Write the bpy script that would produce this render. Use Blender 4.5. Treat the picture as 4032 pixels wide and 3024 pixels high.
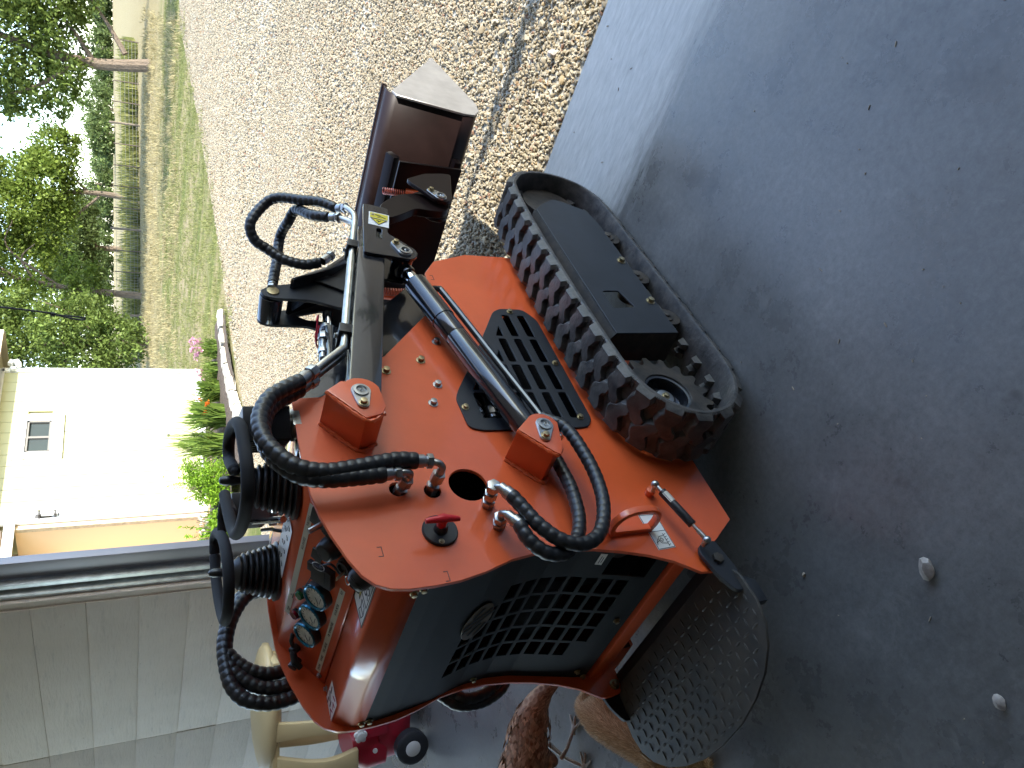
import bpy, bmesh, math, random
import numpy as np
from mathutils import Vector, Matrix
random.seed(7); RNG = np.random.default_rng(7)
S = bpy.context.scene
for _o in list(bpy.data.objects): bpy.data.objects.remove(_o)
COL = S.collection
V3 = Vector

# ------------------------------------------------------------------ camera
# the scene's axes are those of the loader: X to its right, Y forward out of the door, Z up
CAM = V3((1.675, -1.344, 1.65)); PITCH = math.radians(27.0)
HX, HY = -0.682, 0.7313
fwd = V3((HX*math.cos(PITCH), HY*math.cos(PITCH), -math.sin(PITCH))).normalized()
rgt = fwd.cross(V3((0, 0, 1))).normalized()
dwn = fwd.cross(rgt).normalized()
cd = bpy.data.cameras.new('camera'); cam = bpy.data.objects.new('camera', cd); COL.objects.link(cam)
cd.sensor_fit = 'HORIZONTAL'; cd.sensor_width = 36; cd.lens = 36*3000/4032
cd.clip_start = 0.05; cd.clip_end = 3000
# the photograph was taken with the phone turned on its side: image right is down in the place
cam.matrix_world = Matrix(((dwn.x, rgt.x, -fwd.x, CAM.x), (dwn.y, rgt.y, -fwd.y, CAM.y), (dwn.z, rgt.z, -fwd.z, CAM.z), (0, 0, 0, 1)))
S.camera = cam
# ------------------------------------------------------------------ world and sun
SUN_EL = math.radians(28.0); SUN_DIR = V3((math.cos(SUN_EL), -0.004, math.sin(SUN_EL))).normalized()
W = bpy.data.worlds.new("World"); S.world = W; W.use_nodes = True
nt = W.node_tree; nt.nodes.clear()
wo = nt.nodes.new('ShaderNodeOutputWorld'); bg = nt.nodes.new('ShaderNodeBackground')
sky = nt.nodes.new('ShaderNodeTexSky'); sky.sky_type = 'NISHITA'; sky.sun_disc = False
sky.sun_elevation = SUN_EL; sky.sun_rotation = math.radians(90); sky.air_density = 1.0; sky.dust_density = 0.35; sky.ozone_density = 2.0
bg.inputs['Strength'].default_value = 0.15
tc = nt.nodes.new('ShaderNodeTexCoord'); mp = nt.nodes.new('ShaderNodeMapping'); mp.inputs['Scale'].default_value = (1, 1, 2.2)
nz = nt.nodes.new('ShaderNodeTexNoise'); nz.inputs['Scale'].default_value = 5.0; nz.inputs['Detail'].default_value = 8; nz.inputs['Roughness'].default_value = 0.55
rp = nt.nodes.new('ShaderNodeValToRGB'); rp.color_ramp.elements[0].position = 0.50; rp.color_ramp.elements[1].position = 0.66
mx = nt.nodes.new('ShaderNodeMixRGB'); mx.inputs[2].default_value = (2.4, 2.5, 2.7, 1)
L = nt.links.new
L(tc.outputs['Generated'], mp.inputs[0]); L(mp.outputs[0], nz.inputs['Vector']); L(nz.outputs[0], rp.inputs[0])
L(rp.outputs[0], mx.inputs[0]); L(sky.outputs[0], mx.inputs[1]); L(mx.outputs[0], bg.inputs[0]); L(bg.outputs[0], wo.inputs[0])
sl = bpy.data.lights.new('sun', 'SUN'); sl.energy = 2.3; sl.angle = math.radians(0.53); sl.color = (1.0, 0.95, 0.86)
so = bpy.data.objects.new('sun', sl); COL.objects.link(so); so.location = (10, 0, 12)
so.rotation_euler = (-SUN_DIR).to_track_quat('-Z', 'Y').to_euler()
S.view_settings.view_transform = 'Standard'; S.view_settings.look = 'None'
S.view_settings.exposure = 2.6; S.view_settings.gamma = 1.0; S.view_settings.use_curve_mapping = False
S.render.engine = 'CYCLES'; S.cycles.use_denoising = True
S.cycles.max_bounces = 10; S.cycles.diffuse_bounces = 6; S.cycles.glossy_bounces = 4; S.cycles.sample_clamp_indirect = 8

# ------------------------------------------------------------------ materials
def mat(name, col, rough=0.5, metal=0.0, coat=0.0, coat_r=0.1, n1=None, bump=None, spec=0.5, rnd=None, rvar=0.0, alpha=None, trans=0.0):
    """Principled material. n1=(scale, dark, light, detail[, stretch]) multiplies the colour by noise; bump=(scale, strength, dist)"""
    m = bpy.data.materials.new(name); m.use_nodes = True
    t = m.node_tree; b = t.nodes['Principled BSDF']
    b.inputs['Base Color'].default_value = (*col, 1); b.inputs['Roughness'].default_value = rough
    b.inputs['Metallic'].default_value = metal; b.inputs['Coat Weight'].default_value = coat; b.inputs['Coat Roughness'].default_value = coat_r
    b.inputs['Specular IOR Level'].default_value = spec
    if trans: b.inputs['Transmission Weight'].default_value = trans
    co = t.nodes.new('ShaderNodeTexCoord'); src = None
    if n1:
        mpn = t.nodes.new('ShaderNodeMapping'); t.links.new(co.outputs['Object'], mpn.inputs[0])
        if len(n1) > 4: mpn.inputs['Scale'].default_value = n1[4]
        nz = t.nodes.new('ShaderNodeTexNoise'); nz.inputs['Scale'].default_value = n1[0]; nz.inputs['Detail'].default_value = n1[3]; nz.inputs['Roughness'].default_value = 0.62
        t.links.new(mpn.outputs[0], nz.inputs['Vector'])
        rp = t.nodes.new('ShaderNodeValToRGB'); rp.color_ramp.elements[0].position = 0.3; rp.color_ramp.elements[1].position = 0.7
        d, l = n1[1], n1[2]
        f = lambda q: tuple(min(1, c*q) for c in col) if not isinstance(q, tuple) else q
        rp.color_ramp.elements[0].color = (*f(d), 1); rp.color_ramp.elements[1].color = (*f(l), 1)
        t.links.new(nz.outputs[0], rp.inputs[0]); src = rp.outputs[0]
        if rvar:
            mr = t.nodes.new('ShaderNodeMapRange'); mr.inputs[3].default_value = rough-rvar; mr.inputs[4].default_value = rough+rvar
            t.links.new(nz.outputs[0], mr.inputs[0]); t.links.new(mr.outputs[0], b.inputs['Roughness'])
    if rnd:
        oi = t.nodes.new('ShaderNodeObjectInfo'); rr = t.nodes.new('ShaderNodeValToRGB')
        for i, (p, c) in enumerate(rnd):
            e = rr.color_ramp.elements[i] if i < 2 else rr.color_ramp.elements.new(p)
            e.position = p; e.color = (*c, 1)
        t.links.new(oi.outputs['Random'], rr.inputs[0])
        if src:
            mm = t.nodes.new('ShaderNodeMixRGB'); mm.blend_type = 'MULTIPLY'; mm.inputs[0].default_value = 1
            t.links.new(rr.outputs[0], mm.inputs[1]); t.links.new(src, mm.inputs[2]); src = mm.outputs[0]
        else: src = rr.outputs[0]
    if src: t.links.new(src, b.inputs['Base Color'])
    if bump:
        nb = t.nodes.new('ShaderNodeTexNoise'); nb.inputs['Scale'].default_value = bump[0]; nb.inputs['Detail'].default_value = 4
        t.links.new(co.outputs['Object'], nb.inputs['Vector'])
        bp = t.nodes.new('ShaderNodeBump'); bp.inputs['Strength'].default_value = bump[1]; bp.inputs['Distance'].default_value = bump[2]
        t.links.new(nb.outputs[0], bp.inputs['Height']); t.links.new(bp.outputs[0], b.inputs['Normal'])
    return m
M = {}
M['orange'] = mat('orange_paint', (0.72, 0.104, 0.022), 0.42, coat=0.65, coat_r=0.13, rvar=0.10, n1=(4.5, 0.88, 1.07, 9), bump=(90, 0.05, 0.004))
M['black'] = mat('black_gloss_paint', (0.012, 0.013, 0.016), 0.18, coat=0.6, coat_r=0.05, n1=(6, 0.8, 1.5, 4), bump=(70, 0.05, 0.004))
M['satin'] = mat('black_satin_paint', (0.013, 0.015, 0.019), 0.45, n1=(9, 0.8, 1.4, 4), bump=(160, 0.08, 0.002))
M['screen'] = mat('dark_grey_screen_paint', (0.011, 0.014, 0.016), 0.5, coat=0.0, spec=0.25, n1=(3, 0.9, 1.2, 3), bump=(60, 0.05, 0.004))
M['rubber'] = mat('track_rubber', (0.045, 0.043, 0.043), 0.5, n1=(22, (0.024, 0.024, 0.025), (0.10, 0.09, 0.08), 6), bump=(70, 0.35, 0.006), rvar=0.12)
M['muddy'] = mat('dusty_black_steel', (0.02, 0.02, 0.022), 0.5, n1=(16, (0.008, 0.008, 0.009), (0.07, 0.055, 0.04), 7), bump=(60, 0.3, 0.004))
M['hose'] = mat('black_spiral_hose_guard', (0.014, 0.015, 0.017), 0.36, n1=(30, 0.7, 1.5, 3))
M['foam'] = mat('black_foam_grip', (0.011, 0.011, 0.013), 0.85, bump=(500, 0.3, 0.001))
M['plastic'] = mat('black_plastic', (0.012, 0.012, 0.014), 0.38, n1=(25, 0.8, 1.3, 2))
M['bellow'] = mat('black_rubber_boot', (0.012, 0.013, 0.015), 0.40)
M['zinc'] = mat('zinc_plated_steel', (0.48, 0.49, 0.49), 0.34, metal=1.0, n1=(40, 0.7, 1.05, 4))
M['chrome'] = mat('chromed_rod', (0.75, 0.77, 0.8), 0.07, metal=1.0)
M['tube'] = mat('plated_steel_tube', (0.6, 0.58, 0.52), 0.3, metal=1.0, n1=(25, 0.6, 1.05, 5))
M['brass'] = mat('yellow_zinc_bolt', (0.46, 0.38, 0.23), 0.38, metal=1.0, n1=(60, 0.6, 1.1, 3))
M['steel'] = mat('bare_cutting_steel', (0.25, 0.243, 0.235), 0.40, metal=0.45, n1=(12, 0.8, 1.1, 5), bump=(120, 0.05, 0.001))
M['red'] = mat('red_plastic', (0.55, 0.012, 0.02), 0.38)
M['redwire'] = mat('red_wire', (0.42, 0.01, 0.03), 0.4)
M['white_label'] = mat('white_label_film', (0.78, 0.77, 0.74), 0.35)
M['grey_label'] = mat('cream_label_strip', (0.60, 0.56, 0.47), 0.4)
M['ink'] = mat('black_ink', (0.015, 0.015, 0.02), 0.5)
M['redink'] = mat('red_ink', (0.35, 0.02, 0.06), 0.5)
M['yellow'] = mat('yellow_label_film', (0.6, 0.5, 0.03), 0.4)
M['void'] = mat('engine_bay_shade', (0.004, 0.004, 0.005), 0.8, spec=0.1)  # near black: the engine bay's shade is put into the colour
M['bucket'] = mat('black_maroon_reflection', (0.011, 0.006, 0.0055), 0.30, spec=0.2, n1=(5, 0.7, 1.5, 4))  # black paint, the reflected orange put in as a maroon tint
M['maroon'] = mat('shaded_panel_orange', (0.045, 0.007, 0.006), 0.7, spec=0.1)  # inner face of the left panel, its orange darkened for shade
M['amber'] = mat('amber_badge', (0.07, 0.04, 0.006), 0.4)
M['blue_rim'] = mat('blue_anodised_rim', (0.01, 0.16, 0.26), 0.2, metal=0.6, coat=0.5)
M['dial'] = mat('grey_dial_face', (0.78, 0.75, 0.68), 0.4, n1=(45, 0.65, 1.1, 4))
M['glass'] = mat('clear_dial_glass', (0.9, 0.92, 0.92), 0.03, trans=1.0)
_m = bpy.data.materials.new('dial_glass_sheen'); _m.use_nodes = True; _t = _m.node_tree; _t.nodes.clear()
_o = _t.nodes.new('ShaderNodeOutputMaterial'); _x = _t.nodes.new('ShaderNodeMixShader'); _a = _t.nodes.new('ShaderNodeBsdfTransparent'); _g = _t.nodes.new('ShaderNodeBsdfGlossy'); _g.inputs['Roughness'].default_value = 0.05; _x.inputs[0].default_value = 0.07
_t.links.new(_a.outputs[0], _x.inputs[1]); _t.links.new(_g.outputs[0], _x.inputs[2]); _t.links.new(_x.outputs[0], _o.inputs[0]); M['glass'] = _m
M['green_lamp'] = mat('green_lens', (0.0, 0.11, 0.035), 0.15, coat=0.5)
M['red_lamp'] = mat('red_lens', (0.16, 0.0, 0.012), 0.15, coat=0.5)
M['spring'] = mat('orange_spring', (0.5, 0.1, 0.05), 0.35)

# ------------------------------------------------------------------ mesh helpers
def link(name, me, parent=None, m=None):
    o = bpy.data.objects.new(name, me); COL.objects.link(o)
    if parent: o.parent = parent
    if m: me.materials.append(m)
    return o
def shade(me, ang=35):
    me.polygons.foreach_set('use_smooth', [True]*len(me.polygons))
    me.set_sharp_from_angle(angle=math.radians(ang))
class MB:
    """collects shapes into one mesh"""
    def __init__(s): s.v = []; s.f = []
    def add(s, vs, fs):
        n = len(s.v); s.v += [tuple(v) for v in vs]; s.f += [tuple(i+n for i in f) for f in fs]; return s
    def box(s, c, d, R=None):
        x, y, z = d[0]/2, d[1]/2, d[2]/2
        vs = [V3(p) for p in ((-x,-y,-z),(x,-y,-z),(x,y,-z),(-x,y,-z),(-x,-y,z),(x,-y,z),(x,y,z),(-x,y,z))]
        if R: vs = [R @ v for v in vs]
        return s.add([v+V3(c) for v in vs], [(3,2,1,0),(4,5,6,7),(0,1,5,4),(1,2,6,5),(2,3,7,6),(3,0,4,7)])
    def prism(s, poly, axis, a, b, inset=0.0):
        """poly of 2D points; axis 'x': points are (y,z), 'y': (x,z), 'z': (x,y); extruded a..b; inset shrinks the b end"""
        n = len(poly); cx = sum(p[0] for p in poly)/n; cy = sum(p[1] for p in poly)/n
        def q(p, h, k):
            u = cx+(p[0]-cx)*k; w = cy+(p[1]-cy)*k
            return (h, u, w) if axis == 'x' else (u, h, w) if axis == 'y' else (u, w, h)
        vs = [q(p, a, 1) for p in poly]+[q(p, b, 1-inset) for p in poly]
        fs = [tuple(range(n))[::-1], tuple(range(n, 2*n))]+[(i, (i+1) % n, n+(i+1) % n, n+i) for i in range(n)]
        return s.add(vs, fs)
    def cyl(s, a, b, r, r2=None, n=16, caps=True):
        a, b = V3(a), V3(b); d = (b-a).normalized(); r2 = r if r2 is None else r2
        u = d.orthogonal().normalized(); w = d.cross(u)
        vs = [a+(u*math.cos(t)+w*math.sin(t))*r for t in [2*math.pi*i/n for i in range(n)]]+[b+(u*math.cos(t)+w*math.sin(t))*r2 for t in [2*math.pi*i/n for i in range(n)]]
        fs = [(i, (i+1) % n, n+(i+1) % n, n+i) for i in range(n)]
        if caps: fs += [tuple(range(n))[::-1], tuple(range(n, 2*n))]
        return s.add(vs, fs)
    def hexa(s, a, b, r): return s.cyl(a, b, r, n=6)
    def lathe(s, prof, a, d, n=24):
        """prof: list of (h along d, radius)"""
        a, d = V3(a), V3(d).normalized(); u = d.orthogonal().normalized(); w = d.cross(u)
        vs = []; fs = []
        for h, r in prof:
            for i in range(n):
                t = 2*math.pi*i/n; vs.append(a+d*h+(u*math.cos(t)+w*math.sin(t))*max(r, 1e-4))
        for k in range(len(prof)-1):
            for i in range(n):
                j = (i+1) % n; fs.append((k*n+i, k*n+j, (k+1)*n+j, (k+1)*n+i))
        return s.add(vs, fs)
    def ball(s, c, r, n=12, sc=(1, 1, 1)):
        m = n//2+1
        return s.add(*uvball(c, r, n, m, sc))
    def tube(s, pts, r, n=10, caps=True):
        pts = [V3(p) for p in pts]; k = len(pts); rs = r if hasattr(r, '__len__') else [r]*k
        vs = []; fs = []; u = None
        for i, p in enumerate(pts):
            d = (pts[min(i+1, k-1)]-pts[max(i-1, 0)]).normalized()
            if u is None: u = d.orthogonal().normalized()
            else: u = (u-d*u.dot(d)).normalized()
            w = d.cross(u)
            for j in range(n):
                t = 2*math.pi*j/n; vs.append(p+(u*math.cos(t)+w*math.sin(t))*rs[i])
        for i in range(k-1):
            for j in range(n):
                q = (j+1) % n; fs.append((i*n+j, i*n+q, (i+1)*n+q, (i+1)*n+j))
        if caps: fs += [tuple(range(n))[::-1], tuple(range((k-1)*n, k*n))]
        return s.add(vs, fs)
    def build(s, name, m, parent=None, bevel=0, ang=35, smooth=True):
        me = bpy.data.meshes.new(name); me.from_pydata(s.v, [], s.f); me.update()
        bm = bmesh.new(); bm.from_mesh(me); bmesh.ops.recalc_face_normals(bm, faces=bm.faces)
        if bevel:
            es = [e for e in bm.edges if len(e.link_faces) == 2 and e.calc_face_angle(0) > math.radians(40)]
            try: bmesh.ops.bevel(bm, geom=es, offset=bevel, segments=2, profile=0.6, affect='EDGES', clamp_overlap=True)
            except Exception: pass
        bm.to_mesh(me); bm.free()
        if smooth: shade(me, ang)
        return link(name, me, parent, m)
def uvball(c, r, n, m, sc):
    vs = [(c[0], c[1], c[2]-r*sc[2])]; fs = []
    for i in range(1, m):
        a = math.pi*i/m-math.pi/2
        for j in range(n):
            t = 2*math.pi*j/n
            vs.append((c[0]+r*sc[0]*math.cos(a)*math.cos(t), c[1]+r*sc[1]*math.cos(a)*math.sin(t), c[2]+r*sc[2]*math.sin(a)))
    vs.append((c[0], c[1], c[2]+r*sc[2])); T = len(vs)-1
    for j in range(n): fs.append((0, 1+(j+1) % n, 1+j))
    for i in range(m-2):
        for j in range(n):
            a = 1+i*n; q = (j+1) % n; fs.append((a+j, a+q, a+n+q, a+n+j))
    for j in range(n): fs.append((T, 1+(m-2)*n+j, 1+(m-2)*n+(j+1) % n))
    return vs, fs
def spline(pts, step=0.008):
    """Catmull-Rom through the points, resampled at an even step"""
    P = [V3(p) for p in pts]; P = [P[0]*2-P[1]]+P+[P[-1]*2-P[-2]]; out = []
    for i in range(1, len(P)-2):
        for k in range(24):
            t = k/24; a, b, c, d = P[i-1:i+3]
            out.append(0.5*((2*b)+(c-a)*t+(2*a-5*b+4*c-d)*t*t+(3*b-a-3*c+d)*t**3))
    out.append(P[-2]); res = [out[0]]; acc = 0
    for a, b in zip(out, out[1:]):
        l = (b-a).length; 
        if l < 1e-9: continue
        pos = 0
        while acc+(l-pos) >= step:
            pos += step-acc; acc = 0; res.append(a.lerp(b, pos/l))
        acc += l-pos
    res.append(out[-1]); return res
def rounded(poly, r, k=4):
    """round the corners of a 2D polygon"""
    n = len(poly); out = []
    for i in range(n):
        p = V3((*poly[i], 0)); a = V3((*poly[i-1], 0)); b = V3((*poly[(i+1) % n], 0))
        rr = min(r, (a-p).length*0.45, (b-p).length*0.45)
        p0 = p+(a-p).normalized()*rr; p1 = p+(b-p).normalized()*rr
        for j in range(k+1):
            t = j/k; q = p0*(1-t)**2+p*2*t*(1-t)+p1*t*t; out.append((q.x, q.y))
    return out
def circ(c, r, n=20, e=1.0): return [(c[0]+r*math.cos(2*math.pi*i/n), c[1]+r*e*math.sin(2*math.pi*i/n)) for i in range(n)]
def plate(name, outline, holes, x0, x1, m, parent, bevel=0.0008, frame=None):
    """a flat plate with real holes; 2D points map to (Y, Z) and the thickness runs x0..x1 along X, or frame = 4x4 matrix"""
    cu = bpy.data.curves.new(name, 'CURVE'); cu.dimensions = '2D'; cu.fill_mode = 'BOTH'
    cu.extrude = abs(x1-x0)/2-bevel; cu.bevel_depth = bevel; cu.bevel_resolution = 0; cu.offset = -bevel
    for poly in [outline]+list(holes):
        sp = cu.splines.new('POLY'); sp.points.add(len(poly)-1); sp.use_cyclic_u = True
        for p, q in zip(sp.points, poly): p.co = (q[0], q[1], 0, 1)
    tmp = bpy.data.objects.new('tmp', cu); me = bpy.data.meshes.new_from_object(tmp)
    bpy.data.objects.remove(tmp); bpy.data.curves.remove(cu)
    me.transform(frame if frame else Matrix(((0, 0, 1, (x0+x1)/2), (1, 0, 0, 0), (0, 1, 0, 0), (0, 0, 0, 1))))
    me.materials.clear(); me.name = name
    shade(me, 40); return link(name, me, parent, m)
def text(name, body, size, frame, m, parent, ext=0.0004, align='LEFT', squeeze=1.0):
    cu = bpy.data.curves.new(name, 'FONT'); cu.body = body; cu.size = size; cu.extrude = ext/2; cu.align_x = align; cu.resolution_u = 2
    tmp = bpy.data.objects.new('tmp', cu); me = bpy.data.meshes.new_from_object(tmp); bpy.data.objects.remove(tmp); bpy.data.curves.remove(cu)
    me.transform(Matrix.Diagonal((squeeze, 1, 1, 1))); me.transform(frame); me.materials.clear(); me.name = name
    return link(name, me, parent, m)
def frame(o, ux, uy):
    ux = V3(ux).normalized(); uz = ux.cross(V3(uy)).normalized(); uy = uz.cross(ux)
    return Matrix(((ux.x, uy.x, uz.x, o[0]), (ux.y, uy.y, uz.y, o[1]), (ux.z, uy.z, uz.z, o[2]), (0, 0, 0, 1)))
def strokes(name, lines, w, fr, m, parent, h=0.0006):
    """thin printed lines: 2D polylines on a frame"""
    b = MB()
    for ln in lines:
        for a, c in zip(ln, ln[1:]):
            a, c = V3((*a, 0)), V3((*c, 0)); d = (c-a); 
            if d.length < 1e-6: continue
            n = V3((-d.y, d.x, 0)).normalized()*w/2; e = d.normalized()*w*0.3
            q = [a-e+n, a-e-n, c+e-n, c+e+n]
            b.add([p for p in q]+[p+V3((0, 0, h)) for p in q], [(0,1,2,3),(7,6,5,4),(0,4,5,1),(1,5,6,2),(2,6,7,3),(3,7,4,0)])
    o = b.build(name, m, parent, smooth=False); o.data.transform(fr); return o
def thing(name, label, cat, loc=(0, 0, 0), group=None, rot=None):
    o = bpy.data.objects.new(name, None); COL.objects.link(o); o.location = loc; o.empty_display_size = 0.1
    if rot: o.rotation_euler = rot
    o['label'] = label; o['category'] = cat
    if group: o['group'] = group
    return o
def tag(o, label, cat, group=None):
    o['label'] = label; o['category'] = cat
    if group: o['group'] = group
    return o
def kind(o, k): o['kind'] = k; return o
def copy_tree(o, parent=None):
    c = o.copy(); COL.objects.link(c); c.parent = parent
    for ch in list(o.children): copy_tree(ch, c)
    return c
M['diamond'] = mat('worn_checker_plate', (0.06, 0.06, 0.058), 0.62, metal=0.0, spec=0.3, n1=(9, (0.040, 0.040, 0.040), (0.095, 0.082, 0.066), 6), bump=(60, 0.15, 0.003), rvar=0.1)
# ------------------------------------------------------------------ ground, floor, gravel
def node_mat(name):
    m = bpy.data.materials.new(name); m.use_nodes = True; return m, m.node_tree, m.node_tree.nodes['Principled BSDF']
def ramp(t, src, stops):
    r = t.nodes.new('ShaderNodeValToRGB')
    for i, (p, c) in enumerate(stops):
        e = r.color_ramp.elements[i] if i < 2 else r.color_ramp.elements.new(p)
        e.position = p; e.color = (*c, 1) if len(c) == 3 else c
    t.links.new(src, r.inputs[0]); return r.outputs[0]
def noise(t, vec, scale, det=5, rough=0.6, dist=0.0):
    n = t.nodes.new('ShaderNodeTexNoise'); n.inputs['Scale'].default_value = scale; n.inputs['Detail'].default_value = det; n.inputs['Roughness'].default_value = rough; n.inputs['Distortion'].default_value = dist
    if vec: t.links.new(vec, n.inputs['Vector'])
    return n.outputs[0]
def mixc(t, f, a, b, mode='MIX'):
    m = t.nodes.new('ShaderNodeMixRGB'); m.blend_type = mode
    for i, v in ((0, f), (1, a), (2, b)):
        if isinstance(v, (int, float)): m.inputs[i].default_value = v if i == 0 else (v, v, v, 1)
        elif isinstance(v, tuple): m.inputs[i].default_value = (*v, 1)
        else: t.links.new(v, m.inputs[i])
    return m.outputs[0]
def mapv(t, scale=(1, 1, 1), coord='Object'):
    c = t.nodes.new('ShaderNodeTexCoord'); m = t.nodes.new('ShaderNodeMapping'); m.inputs['Scale'].default_value = scale; t.links.new(c.outputs[coord], m.inputs[0]); return m.outputs[0]
def maprange(t, v, a, b, c, d):
    m = t.nodes.new('ShaderNodeMapRange'); m.inputs[1].default_value = a; m.inputs[2].default_value = b; m.inputs[3].default_value = c; m.inputs[4].default_value = d; t.links.new(v, m.inputs[0]); return m.outputs[0]
def bumpn(t, b, h, strength, dist):
    n = t.nodes.new('ShaderNodeBump'); n.inputs['Strength'].default_value = strength; n.inputs['Distance'].default_value = dist; t.links.new(h, n.inputs['Height']); t.links.new(n.outputs[0], b.inputs['Normal'])
# sealed concrete inside, outer edge band weathered, with daylight put into its colour
m, t, b = node_mat('garage_concrete'); ov = mapv(t)
c1 = ramp(t, noise(t, ov, 1.6, 8, 0.65), [(0.30, (0.064, 0.063, 0.060)), (0.70, (0.185, 0.182, 0.176))])
c2 = mixc(t, maprange(t, noise(t, ov, 14, 6, 0.7), 0.35, 0.7, 0, 0.5), c1, (0.15, 0.15, 0.15))
c2 = mixc(t, 1.0, c2, maprange(t, noise(t, ov, 48, 10, 0.8), 0.30, 0.70, 0.72, 1.30), 'MULTIPLY'); c2 = mixc(t, maprange(t, noise(t, ov, 7.5, 5, 0.75, 0.6), 0.60, 0.74, 0, 0.45), c2, (0.24, 0.235, 0.225))
spots = maprange(t, noise(t, ov, 5.5, 3, 0.5), 0.70, 0.76, 0, 0.5); c3 = mixc(t, spots, c2, (0.03, 0.027, 0.024))
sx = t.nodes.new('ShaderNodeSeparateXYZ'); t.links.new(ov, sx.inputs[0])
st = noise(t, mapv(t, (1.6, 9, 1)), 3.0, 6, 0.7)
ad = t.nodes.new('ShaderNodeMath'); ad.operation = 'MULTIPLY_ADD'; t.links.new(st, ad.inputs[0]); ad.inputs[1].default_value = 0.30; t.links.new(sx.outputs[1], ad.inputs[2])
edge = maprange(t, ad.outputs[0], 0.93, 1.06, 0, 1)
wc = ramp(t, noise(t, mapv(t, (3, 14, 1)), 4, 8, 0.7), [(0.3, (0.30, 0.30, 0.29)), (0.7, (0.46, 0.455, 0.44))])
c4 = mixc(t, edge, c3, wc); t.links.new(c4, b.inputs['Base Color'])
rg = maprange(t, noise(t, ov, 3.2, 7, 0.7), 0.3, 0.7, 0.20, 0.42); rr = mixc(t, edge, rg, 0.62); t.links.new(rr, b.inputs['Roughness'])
bumpn(t, b, noise(t, ov, 60, 5, 0.6), 0.08, 0.004); M['floor'] = m
# gravel bed under the loose stones
m, t, b = node_mat('gravel_bed'); ov = mapv(t)
vo = t.nodes.new('ShaderNodeTexVoronoi'); vo.inputs['Scale'].default_value = 38; t.links.new(ov, vo.inputs['Vector'])
cc = ramp(t, vo.outputs['Color'], [(0.1, (0.27, 0.24, 0.175)), (0.5, (0.37, 0.34, 0.265)), (0.9, (0.47, 0.44, 0.36))])
big = maprange(t, noise(t, ov, 0.8, 5), 0.35, 0.7, 0.75, 1.05); cc = mixc(t, 1.0, cc, big, 'MULTIPLY')
t.links.new(cc, b.inputs['Base Color']); b.inputs['Roughness'].default_value = 0.9
bumpn(t, b, vo.outputs['Distance'], 0.9, 0.02); M['gravel'] = m
# lawn and pasture with worn straw streaks
m, t, b = node_mat('lawn_grass'); ov = mapv(t)
g1 = ramp(t, noise(t, mapv(t, (1, 1, 1)), 9, 8, 0.75), [(0.3, (0.085, 0.11, 0.025)), (0.7, (0.17, 0.18, 0.06))])
dry = ramp(t, noise(t, ov, 16, 6, 0.7), [(0.3, (0.22, 0.175, 0.09)), (0.7, (0.36, 0.30, 0.17))])
sv = mapv(t, (0.05, 0.42, 1)); sv.node.inputs['Rotation'].default_value = (0, 0, math.radians(-43))
f1 = maprange(t, noise(t, sv, 2.0, 7, 0.7), 0.42, 0.58, 0, 1)
sx = t.nodes.new('ShaderNodeSeparateXYZ'); t.links.new(ov, sx.inputs[0])
ln = t.nodes.new('ShaderNodeVectorMath'); ln.operation = 'LENGTH'; t.links.new(ov, ln.inputs[0])
far = maprange(t, ln.outputs[1], 30, 35, 0, 0.92)
f2 = t.nodes.new('ShaderNodeMath'); f2.operation = 'MAXIMUM'; t.links.new(f1, f2.inputs[0]); t.links.new(far, f2.inputs[1])
t.links.new(mixc(t, f2.outputs[0], g1, dry), b.inputs['Base Color']); b.inputs['Roughness'].default_value = 0.95; b.inputs['Specular IOR Level'].default_value = 0.1
bumpn(t, b, noise(t, ov, 60, 4), 0.8, 0.05); M['lawn'] = m
GX = -6.9        # the drive's gravel ends here and the lawn begins
def rise(r):     # the land climbs gently behind the yard
    if r < 17: return 0.0
    if r < 50: a = (r-17)/33; return 0.88*a**1.25
    return 0.88+(min(r, 145)-50)*0.0245
def ground_z(x, y): return rise(math.hypot(x-CAM.x, y-CAM.y))
def grid_sheet(name, xs, ys, fz, m):
    nx, ny = len(xs), len(ys); vs = [(x, y, fz(x, y)) for y in ys for x in xs]
    me = bpy.data.meshes.new(name); me.from_pydata(vs, [], [(j*nx+i, j*nx+i+1, (j+1)*nx+i+1, (j+1)*nx+i) for j in range(ny-1) for i in range(nx-1)]); me.update(); shade(me, 60)
    return kind(link(name, me, None, m), 'structure')
lin = lambda a, b, n: [a+(b-a)*i/(n-1) for i in range(n)]
SLAB = 1.436
grid_sheet('ground', sorted(set(lin(-400, 400, 81)+lin(-60, 20, 81))), sorted(set(lin(-60, 60, 90)+lin(60, 700, 60))), lambda x, y: ground_z(x, y)-0.030, M['lawn'])
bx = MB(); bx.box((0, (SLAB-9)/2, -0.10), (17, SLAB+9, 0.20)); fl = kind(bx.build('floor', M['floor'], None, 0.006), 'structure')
def wob(y): return GX+0.25*math.sin(y*0.9)+0.18*math.sin(y*2.3+1)+0.1*math.sin(y*5.1)
vs = []; ys = lin(SLAB+0.001, 60, 260)
for y in ys:
    x0 = wob(y)
    for x in [x0, x0+0.1]+lin(x0+0.5, 40, 30): vs.append((x, y, ground_z(x, y)-0.012+(0.0 if x > x0+.05 else -0.02)+0.006*math.sin(x*3)*math.sin(y*2.1)))
nx = 32; me = bpy.data.meshes.new('driveway'); me.from_pydata(vs, [], [(j*nx+i, j*nx+i+1, (j+1)*nx+i+1, (j+1)*nx+i) for j in range(len(ys)-1) for i in range(nx-1)]); me.update(); shade(me, 60)
drv = kind(link('driveway', me, None, M['gravel']), 'structure')
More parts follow.
